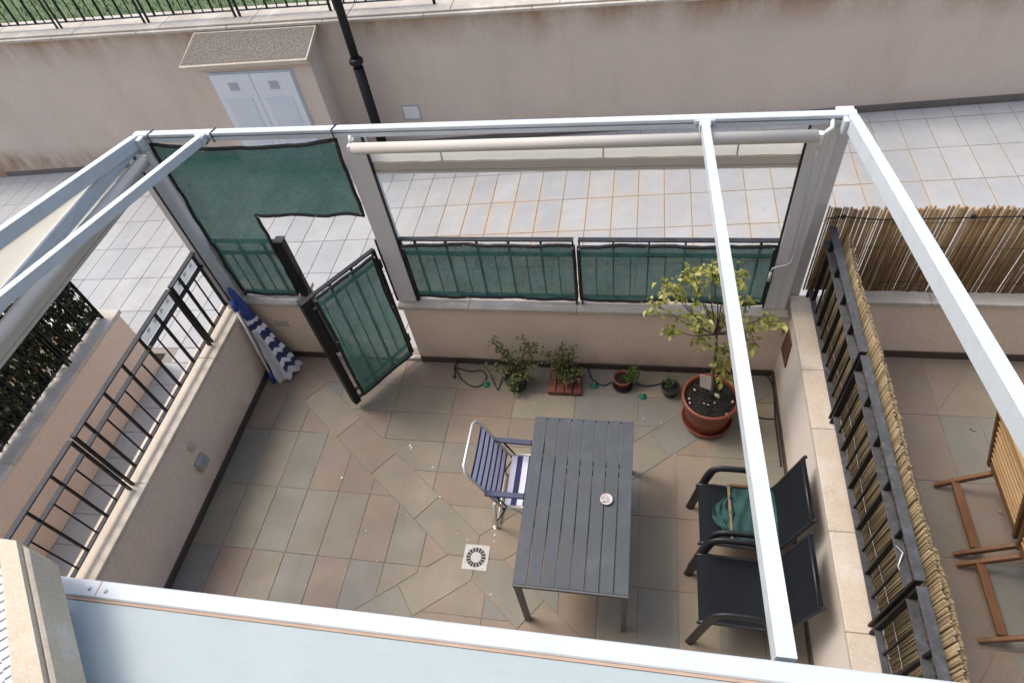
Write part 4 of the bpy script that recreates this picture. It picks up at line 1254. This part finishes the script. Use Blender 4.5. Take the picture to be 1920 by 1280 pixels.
part("canopy", mb, [M['navy'], M['lilac'], M['white_cloth']], um)
part("hood", MB().tube([tuple(tip+ax*(t*Lx)) for t in (-.04, .0, .08, .2, .30)], [.012, .026, .040, .052, .060], 14, sy=.8), M['blue_cloth'], um)
part("pole", MB().tube([(-4.682, -.165, .93), (-4.628, -.325, .03)], .0125, 10), M['white_plastic'], um)
part("clamp", MB().tube([(-4.688, -.15, .955), (-4.676, -.18, .86)], .024, 10).tube([(-4.70, -.13, .92), (-4.66, -.17, .90)], .014, 8).tube([(-4.71, -.16, .94), (-4.69, -.16, .94)], .016, 8), M['blue_plastic'], um)
part("end_cap", MB().tube([(-4.634, -.306, .135), (-4.625, -.333, .002)], [.019, .025], 10), M['blue_plastic'], um)

# ------------------------------------------------------------------ pots and plants
def leaf_mesh(name, L, W_, mat, bend=.15):
    mb = MB()
    vs = [(0, 0, 0), (L*.3, -W_*.5, bend*L*.35), (L*.3, 0, 0), (L*.3, W_*.5, bend*L*.35), (L*.7, -W_*.42, bend*L*.1), (L*.7, 0, -bend*L*.25), (L*.7, W_*.42, bend*L*.1), (L, 0, -bend*L*.8)]
    mb.add(vs, [(0,1,2),(0,2,3),(1,4,5,2),(2,5,6,3),(4,7,5),(5,7,6)], 0, True)
    return mb
big = thing("potted_lemon_tree", "young lemon tree with yellow green leaves in a large terracotta pot", "potted tree", (-.58, -.50, 0))
PC = (-.583, -.50, 0)
part("saucer", MB().lathe([(0, .012), (.15, .012), (.172, .02), (.198, .062), (.205, .065), (.207, .059), (.182, .01), (.15, .0), (0, .0)], PC, 40), M['terracotta'], big)
part("pot", MB().lathe([(0, .016), (.15, .016), (.162, .03), (.192, .20), (.200, .30), (.214, .305), (.224, .312), (.226, .352), (.222, .362), (.208, .364), (.200, .352), (.194, .31), (.19, .25)], PC, 44), M['terracotta'], big)
sl = MB()
rr = [0, .05, .1, .15, .193]
P = [[(PC[0]+r*math.cos(2*math.pi*k/24), PC[1]+r*math.sin(2*math.pi*k/24), .318+RND.uniform(-.006, .008)) for k in range(25)] for r in rr]
for row in P: row[24] = row[0]
sl.grid(P)
for k in range(260):
    a, r = RND.uniform(0, 6.28), .19*math.sqrt(RND.random()); s = RND.uniform(.004, .011)
    x, y, z = PC[0]+r*math.cos(a), PC[1]+r*math.sin(a), .322+RND.uniform(0, .006)
    R = Euler((RND.uniform(0, 3), RND.uniform(0, 3), RND.uniform(0, 3))).to_matrix()
    sl.add([Vector((x, y, z))+R @ Vector(p)*s for p in ((1, 0, 0), (-1, 0, 0), (0, 1, 0), (0, -1, 0), (0, 0, 1), (0, 0, -1))], [(0,2,4),(2,1,4),(1,3,4),(3,0,4),(2,0,5),(1,2,5),(3,1,5),(0,3,5)])
so_ = part("soil", sl, M['soil'], big, kind="stuff")
for (dx, dy, s) in ((.055, .02, .024), (.17, -.03, .017), (-.12, .07, .012), (-.165, -.02, .013), (-.16, -.06, .011), (.12, -.15, .013), (-.02, -.07, .009), (.03, -.05, .008), (-.05, -.06, .009)):
    R = Euler((RND.uniform(-.3, .3), RND.uniform(-.3, .3), RND.uniform(0, 3))).to_matrix()
    q = Vector((PC[0]+dx, PC[1]+dy, .334))
    part("bark_chip", MB().add([q+R @ Vector(p)*s for p in ((1.3, 0, 0), (-1.1, .2, 0), (.2, .8, 0), (-.2, -.8, 0), (0, 0, .35), (0, 0, -.35))], [(0,2,4),(2,1,4),(1,3,4),(3,0,4),(2,0,5),(1,2,5),(3,1,5),(0,3,5)]), M['pebble_pale'], big)
part("plant_label", MB().add([(-.66, -.395, .33), (-.575, -.43, .335), (-.585, -.40, .475), (-.672, -.372, .465), (-.66, -.392, .33), (-.574, -.427, .335), (-.584, -.397, .475), (-.671, -.369, .465)], [(0,1,2,3),(7,6,5,4),(0,4,5,1),(1,5,6,2),(2,6,7,3),(3,7,4,0)]), M['beige_plastic'], big)
trunk = [Vector((-.582, -.485, .31)), Vector((-.578, -.482, .45)), Vector((-.60, -.47, .70)), Vector((-.60, -.46, .90)), Vector((-.62, -.465, 1.08))]
part("trunk", MB().tube(trunk, [.013, .012, .011, .010, .009], 8), M['bark'], big)
# branch tips measured against the photograph's clumps
tips = [(-.728, -.50, 1.78, .10), (-.84, -.45, 1.66, .11), (-1.00, -.52, 1.63, .09), (-1.06, -.50, 1.42, .085), (-.95, -.56, 1.22, .09), (-.93, -.46, 1.50, .10), (-.78, -.42, 1.50, .12), (-.80, -.56, 1.38, .11),
        (-.70, -.40, 1.60, .10), (-.60, -.44, 1.66, .09), (-.56, -.55, 1.74, .07), (-.46, -.40, 1.36, .09), (-.40, -.5, 1.26, .08), (-.25, -.52, 1.275, .06), (-.32, -.47, 1.29, .06),
        (-.62, -.45, 1.25, .09), (-.72, -.50, 1.07, .10), (-.76, -.42, 1.10, .08), (-.44, -.44, 1.10, .09), (-.37, -.5, 1.04, .06), (-.56, -.48, .93, .07), (-.55, -.50, .80, .085), (-.53, -.46, .70, .075), (-.50, -.5, .62, .07)]
bm_ = MB()
for (x, y, z, s) in tips:
    q = Vector((x, y, z))
    ti = min(range(len(trunk)), key=lambda i: (trunk[i]-q).length+max(0, trunk[i].z-q.z+.15)*3)
    r0 = trunk[ti]
    midp = (r0+q)/2+Vector((RND.uniform(-.03, .03), RND.uniform(-.03, .03), -.03))
    part("branch", MB().tube([r0, midp, q, q+(q-midp)*.25], [.0065, .0045, .003, .0015], 6), M['bark'], big)
lm = [leaf_mesh("leaf", .064, .032, None, .3).mesh("leaf", M['leaf']), leaf_mesh("leaf", .056, .030, None, .5).mesh("leaf", M['leaf']), leaf_mesh("leaf", .046, .026, None, .2).mesh("leaf", M['leaf'])]
tot = sum(s for *_, s in tips)
for (x, y, z, s) in tips:
    for k in range(max(4, round(292*s/tot))):
        d = Vector((RND.gauss(0, 1), RND.gauss(0, 1), RND.gauss(0, .8)))
        d = d.normalized()*s*RND.uniform(.15, 1.0)
        o = bpy.data.objects.new("leaf", RND.choice(lm)); COL.objects.link(o)
        o.location = (x+d.x-big.location.x, y+d.y-big.location.y, z+d.z)
        o.rotation_euler = (RND.uniform(-.7, .7), RND.uniform(-.3, .9), math.atan2(d.y, d.x)+RND.uniform(-.8, .8))
        sc = RND.uniform(.75, 1.15); o.scale = (sc, sc, sc)
        o.parent = big

xm_ = MB()
for (x, y, z, s) in tips:
    for k in range(max(3, round(430*s/tot))):
        d = Vector((RND.gauss(0, 1), RND.gauss(0, 1), RND.gauss(0, .8))).normalized()*s*RND.uniform(.1, .85)
        L_, W2 = RND.uniform(.03, .062), RND.uniform(.018, .032)
        Rm = Euler((RND.uniform(-.7, .7), RND.uniform(-.3, .9), RND.uniform(0, 6.28))).to_matrix()
        q = Vector((x, y, z))+d
        xm_.add([q+Rm @ Vector(p) for p in ((0, 0, 0), (L_*.4, -W2/2, .006), (L_, 0, -.2*L_), (L_*.4, W2/2, .006))], [(0, 1, 2, 3)])
part("foliage", xm_, M['leaf_lemon2'], big, kind="stuff")

def bushy(mb, stems, n, L, W_, spread, droop=.2):
    """leaf clusters along stems; stems: list of polylines"""
    for pts in stems:
        pts = [Vector(p) for p in pts]
        for k in range(n):
            t = (k+.5)/n; t = .25+.75*t
            f = t*(len(pts)-1); i = min(int(f), len(pts)-2); p = pts[i].lerp(pts[i+1], f-i)
            p = p+Vector((RND.gauss(0, spread), RND.gauss(0, spread), RND.gauss(0, spread*.8)))
            R = Euler((RND.uniform(-.8, .8), RND.uniform(-.5, .9), RND.uniform(0, 6.28))).to_matrix()
            l = L*RND.uniform(.6, 1.2); w_ = W_*RND.uniform(.7, 1.2)
            mb.add([p+R @ Vector(q) for q in ((0, 0, 0), (l*.5, -w_/2, .004), (l, 0, -droop*l), (l*.5, w_/2, .004))], [(0, 1, 2, 3)])
# plant 1: leggy succulent in a black pot
p1 = thing("potted_plant", "leggy olive green plant spilling from a black pot wrapped in silver film", "potted plant", (-2.235, -.235, 0))
C1 = (-2.235, -.235, 0)
part("pot", MB().lathe([(0, .004), (.075, .004), (.085, .01), (.104, .15), (.11, .155), (.11, .165), (.10, .165), (.094, .14)], C1, 28), M['black_pot'], p1)
part("soil", MB().lathe([(0, .145), (.05, .148), (.096, .143)], C1, 24), M['soil'], p1)
part("film", MB().grid([[(C1[0]+(.098+.010*math.sin(k*3))*math.cos(2.55+k*.12), C1[1]+(.098+.010*math.sin(k*3))*math.sin(2.55+k*.12), .125+.028*j+.008*math.sin(k*5+j)) for j in range(4)] for k in range(9)]), M['foil'], p1)
part("film", MB().grid([[(C1[0]+(.100+.008*math.sin(k*3))*math.cos(-.75+k*.1), C1[1]+(.100+.008*math.sin(k*3))*math.sin(-.75+k*.1), .12+.022*j+.006*math.sin(k*5+j)) for j in range(4)] for k in range(7)]), M['foil'], p1)
stems = [[C1[:2]+(.15,), (-2.30, -.20, .36), (-2.36, -.19, .50), (-2.395, -.19, .61)], [C1[:2]+(.15,), (-2.26, -.19, .40), (-2.33, -.19, .50)], [C1[:2]+(.15,), (-2.13, -.18, .42), (-2.115, -.17, .64)],
         [C1[:2]+(.15,), (-2.10, -.19, .38), (-2.035, -.18, .55)], [C1[:2]+(.15,), (-2.13, -.22, .26), (-2.04, -.22, .30)], [C1[:2]+(.15,), (-2.18, -.28, .20), (-2.10, -.27, .22)],
         [C1[:2]+(.15,), (-2.25, -.31, .20), (-2.235, -.33, .10)], [C1[:2]+(.15,), (-2.21, -.32, .19), (-2.215, -.34, .06)], [C1[:2]+(.15,), (-2.32, -.23, .24), (-2.48, -.20, .22)], [C1[:2]+(.15,), (-2.24, -.2, .28), (-2.20, -.19, .36)]]
part("stem", MB().tube(stems[0], .005, 6).tube(stems[2], .005, 6).tube(stems[1], .004, 6).tube(stems[3], .004, 6).tube(stems[4], .004, 6).tube(stems[8], .003, 6).tube(stems[5], .003, 6).tube(stems[6], .003, 6).tube(stems[7], .003, 6), M['bark'], p1)
mb = MB(); bushy(mb, stems, 46, .040, .026, .020)
part("foliage", mb, M['leaf_olive'], p1, kind="stuff")
# slatted stand with plant 2
st = thing("plant_stand", "small reddish wooden slatted stand on the floor by the wall", "plant stand", (-1.79, -.20, 0))
for k in range(4):
    part("slat", MB().box(-1.94+k*.0755, -1.94+k*.0755+.066, -.325, -.07, .04, .052, .002), M['stand_wood'], st)
part("rail", MB().box(-1.94, -1.645, -.325, -.308, .006, .0395, .002), M['stand_wood'], st)
part("rail", MB().box(-1.94, -1.645, -.09, -.073, .006, .0395, .002), M['stand_wood'], st)
for x in (-1.94, -1.662):
    part("foot", MB().box(x, x+.017, -.307, -.091, 0, .0395, .002), M['stand_wood'], st)
p2 = thing("potted_plant", "bushy yellow green plant in a brown pot on the wooden stand", "potted plant", (-1.775, -.175, .052))
C2 = (-1.775, -.175, .053)
part("pot", MB().lathe([(0, .0), (.06, .0), (.07, .01), (.09, .10), (.097, .105), (.097, .118), (.088, .118), (.082, .10)], C2, 26), M['stand_wood'], p2)
part("soil", MB().lathe([(0, .102), (.083, .098)], C2, 20), M['soil'], p2)
b0 = (C2[0], C2[1], .16)
stems = [[b0, (-1.79, -.17, .35), (-1.80, -.17, .52)], [b0, (-1.73, -.17, .35), (-1.71, -.17, .50)], [b0, (-1.86, -.16, .30), (-1.97, -.16, .42)], [b0, (-1.84, -.17, .26), (-1.91, -.17, .30)], [b0, (-1.70, -.19, .22), (-1.66, -.20, .20)],
         [b0, (-1.78, -.24, .19), (-1.79, -.26, .14)], [b0, (-1.73, -.23, .2), (-1.71, -.26, .15)], [b0, (-1.83, -.21, .20), (-1.86, -.23, .17)], [b0, (-1.77, -.16, .28), (-1.76, -.16, .40)], [b0, (-1.82, -.16, .34), (-1.86, -.16, .42)]]
mb = MB()
for s in stems: mb.tube(s, .003, 5)
part("stem", mb, M['bark'], p2)
mb = MB(); bushy(mb, stems, 56, .036, .022, .026)
part("foliage", mb, M['leaf_olive'], p2, kind="stuff")
# plant 3: terracotta pot
p3 = thing("potted_plant", "fresh green plant in a small terracotta pot on a saucer", "potted plant", (-1.28, -.185, 0))
C3 = (-1.285, -.185, 0)
part("saucer", MB().lathe([(0, .003), (.07, .003), (.088, .018), (.091, .017), (.075, .0), (0, 0)], C3, 26), M['black_pot'], p3)
part("pot", MB().lathe([(0, .006), (.058, .006), (.072, .095), (.082, .098), (.085, .125), (.078, .128), (.07, .12), (.066, .10)], C3, 28), M['terracotta'], p3)
part("soil", MB().lathe([(0, .10), (.067, .10)], C3, 20), M['soil'], p3)
b0 = (-1.265, -.18, .10)
stems = [[b0, (-1.22, -.17, .20), (-1.20, -.16, .24)], [b0, (-1.19, -.17, .17), (-1.165, -.17, .24)], [b0, (-1.25, -.2, .15), (-1.22, -.21, .12)], [b0, (-1.21, -.19, .14), (-1.18, -.19, .15)]]
mb = MB()
for s in stems: mb.tube(s, .003, 5)
part("stem", mb, M['bark'], p3)
mb = MB(); bushy(mb, stems, 44, .034, .02, .016)
part("foliage", mb, M['leaf_green'], p3, kind="stuff")
# plant 4: small dark pot
p4 = thing("potted_plant", "tiny seedling in a small black pot beside the lemon tree", "potted plant", (-.875, -.24, 0))
C4 = (-.875, -.24, 0)
part("pot", MB().lathe([(0, .004), (.06, .004), (.078, .09), (.083, .095), (.08, .102), (.07, .098), (.066, .08)], C4, 26), M['black_pot'], p4)
part("soil", MB().lathe([(0, .078), (.067, .078)], C4, 20), M['soil'], p4)
b0 = (-.87, -.23, .08)
stems = [[b0, (-.88, -.2, .15), (-.90, -.17, .17)], [b0, (-.85, -.2, .14), (-.83, -.18, .18)], [b0, (-.9, -.22, .12), (-.92, -.21, .13)]]
mb = MB()
for s in stems: mb.tube(s, .0025, 5)
part("stem", mb, M['bark'], p4)
mb = MB(); bushy(mb, stems, 12, .03, .016, .014)
part("foliage", mb, M['leaf_green'], p4, kind="stuff")
# green plastic drip bells on the floor
gls = ["translucent green plastic cup on the floor by the loose hose loop", "translucent green plastic cup beside the wooden plant stand", "translucent green plastic cup right of the small terracotta pot"]
for (x, y), lb in zip(((-2.52, -.25), (-1.535, -.205), (-1.108, -.295)), gls):
    t = thing("plastic_cup", lb, "plastic cup", (x, y, 0), 0, "green plastic cups on the floor")
    part("bell", MB().lathe([(.034, .0), (.034, .008), (.026, .022), (.014, .03), (.009, .044), (.0, .046)], (x, y, 0), 18), M['green_glass'], t)
    part("nozzle", MB().tube([(x, y, .044), (x, y, .056)], .005, 6), M['chrome'], t)
# hose along the wall and its loops
def smooth(pts, n=6):
    out = []
    for i in range(len(pts)-1):
        for k in range(n):
            u = k/n
            p0, p1, p2_, p3_ = [Vector(pts[max(0, min(len(pts)-1, i+d))]) for d in (-1, 0, 1, 2)]
            out.append(.5*((2*p1)+(p2_-p0)*u+(2*p0-5*p1+4*p2_-p3_)*u*u+(3*p1-p0-3*p2_+p3_)*u**3))
    return out+[Vector(pts[-1])]
hz = thing("garden_hose", "thin black hose looped on the floor along the front wall", "hose", (-2.0, -.1, 0))
h1 = [(-2.86, -.165, .008), (-2.83, -.19, .008), (-2.86, -.075, .008), (-2.84, -.018, .03), (-2.82, -.018, .075), (-2.7, -.022, .082), (-2.54, -.022, .072), (-2.25, -.022, .08), (-1.9, -.022, .072), (-1.62, -.022, .08), (-1.3, -.022, .074), (-1.0, -.022, .078), (-.8, -.022, .074), (-.4, -.022, .07), (-.04, -.03, .01), (-.03, -.5, .008), (-.03, -.9, .008)]
part("main_line", MB().tube(smooth(h1), .0065, 8), M['hose'], hz)
part("loop", MB().tube(smooth([(-2.85, -.07, .007), (-2.70, -.105, .007), (-2.588, -.095, .007), (-2.535, -.17, .007), (-2.575, -.265, .007), (-2.66, -.272, .007), (-2.765, -.2, .007), (-2.85, -.08, .012)]), .0065, 8), M['hose'], hz)
part("branch_line", MB().tube(smooth([(-2.50, -.145, .1), (-2.47, -.2, .03), (-2.405, -.30, .008), (-2.39, -.22, .008), (-2.36, -.16, .06)]), .006, 8), M['hose'], hz)
part("branch_line", MB().tube(smooth([(-1.6, -.02, .06), (-1.59, -.07, .008), (-1.54, -.15, .008), (-1.454, -.197, .008), (-1.385, -.16, .02)]), .006, 8), M['hose'], hz)
part("branch_line", MB().tube(smooth([(-1.175, -.16, .008), (-1.072, -.183, .008), (-.96, -.155, .01), (-.93, -.14, .05)]), .006, 8), M['hose'], hz)
part("branch_line", MB().tube(smooth([(-.60, -.02, .07), (-.42, -.1, .03), (-.2, -.42, .008), (-.03, -.46, .008)]), .006, 8), M['hose'], hz)

# ------------------------------------------------------------------ teak folding chairs in the neighbouring patio (face +x)
def teak_chair(label, ya, yb2, pale=True):
    t = thing("teak_chair", label, "folding chair", (1.2, (ya+yb2)/2, NZ), 0, "teak folding chairs in the neighbouring patio")
    top = Vector((.925, 0, 1.30)); bot = Vector((1.107, 0, .70))
    dv = bot-top
    for y in (ya, yb2):
        part("back_stile", MB().bar((top.x, y, top.z), (bot.x+.02, y, bot.z-.06), .032, .042, (1, 0, 0), .004), M['teak'], t)
        part("leg", MB().bar((.885, y-.02, NZ+.02), (1.62, y-.02, .92), .026, .045, (0, 0, 1), .004), M['teak'], t)
        part("leg", MB().bar((1.60, y+.012, NZ+.02), (1.10, y+.012, .72), .026, .042, (0, 0, 1), .004), M['teak'], t)
        part("armrest", MB().bar((1.02, y, .98), (1.58, y, .95), .055, .022, (0, 0, 1), .005), M['teak'], t)
    part("top_rail", MB().bar((top.x, ya+.017, top.z-.02), (top.x, yb2-.017, top.z-.02) if yb2 > ya else (top.x, yb2+.017, top.z-.02), .045, .028, (1, 0, 0), .004), M['teak_sunlit'], t)
    part("bottom_rail", MB().bar((bot.x, ya, bot.z), (bot.x, yb2, bot.z), .04, .026, (1, 0, 0), .004), M['teak'], t)
    for k in range(1, 10):
        p = top+dv*(k/10)
        part("slat", MB().bar((p.x, ya, p.z), (p.x, yb2, p.z), .012, .028, (-.95, 0, -.3), .002), M['teak_sunlit'], t)
    for k in range(8):
        x = 1.14+k*.055
        part("seat_slat", MB().bar((x, ya, .745), (x, yb2, .745), .042, .016, (0, 0, 1), .002), M['teak'], t)
    part("stretcher", MB().bar((.985, ya+.0, NZ+.095), (.985, yb2, NZ+.095), .05, .028, (0, 0, 1), .004), M['teak'], t)
    part("hook", MB().tube([(.93, ya+.05, .95), (.90, ya+.06, .955), (.895, ya+.06, .985)], .004, 5), M['teak_sunlit'], t)
    return t
teak_chair("teak folding chair in the neighbour patio, farther from the viewer", -1.14, -1.63)
teak_chair("teak folding chair in the neighbour patio, nearer the viewer", -1.70, -2.16)

# haze-free, done
for o in bpy.data.objects:
    if "_local" in o: del o["_local"]
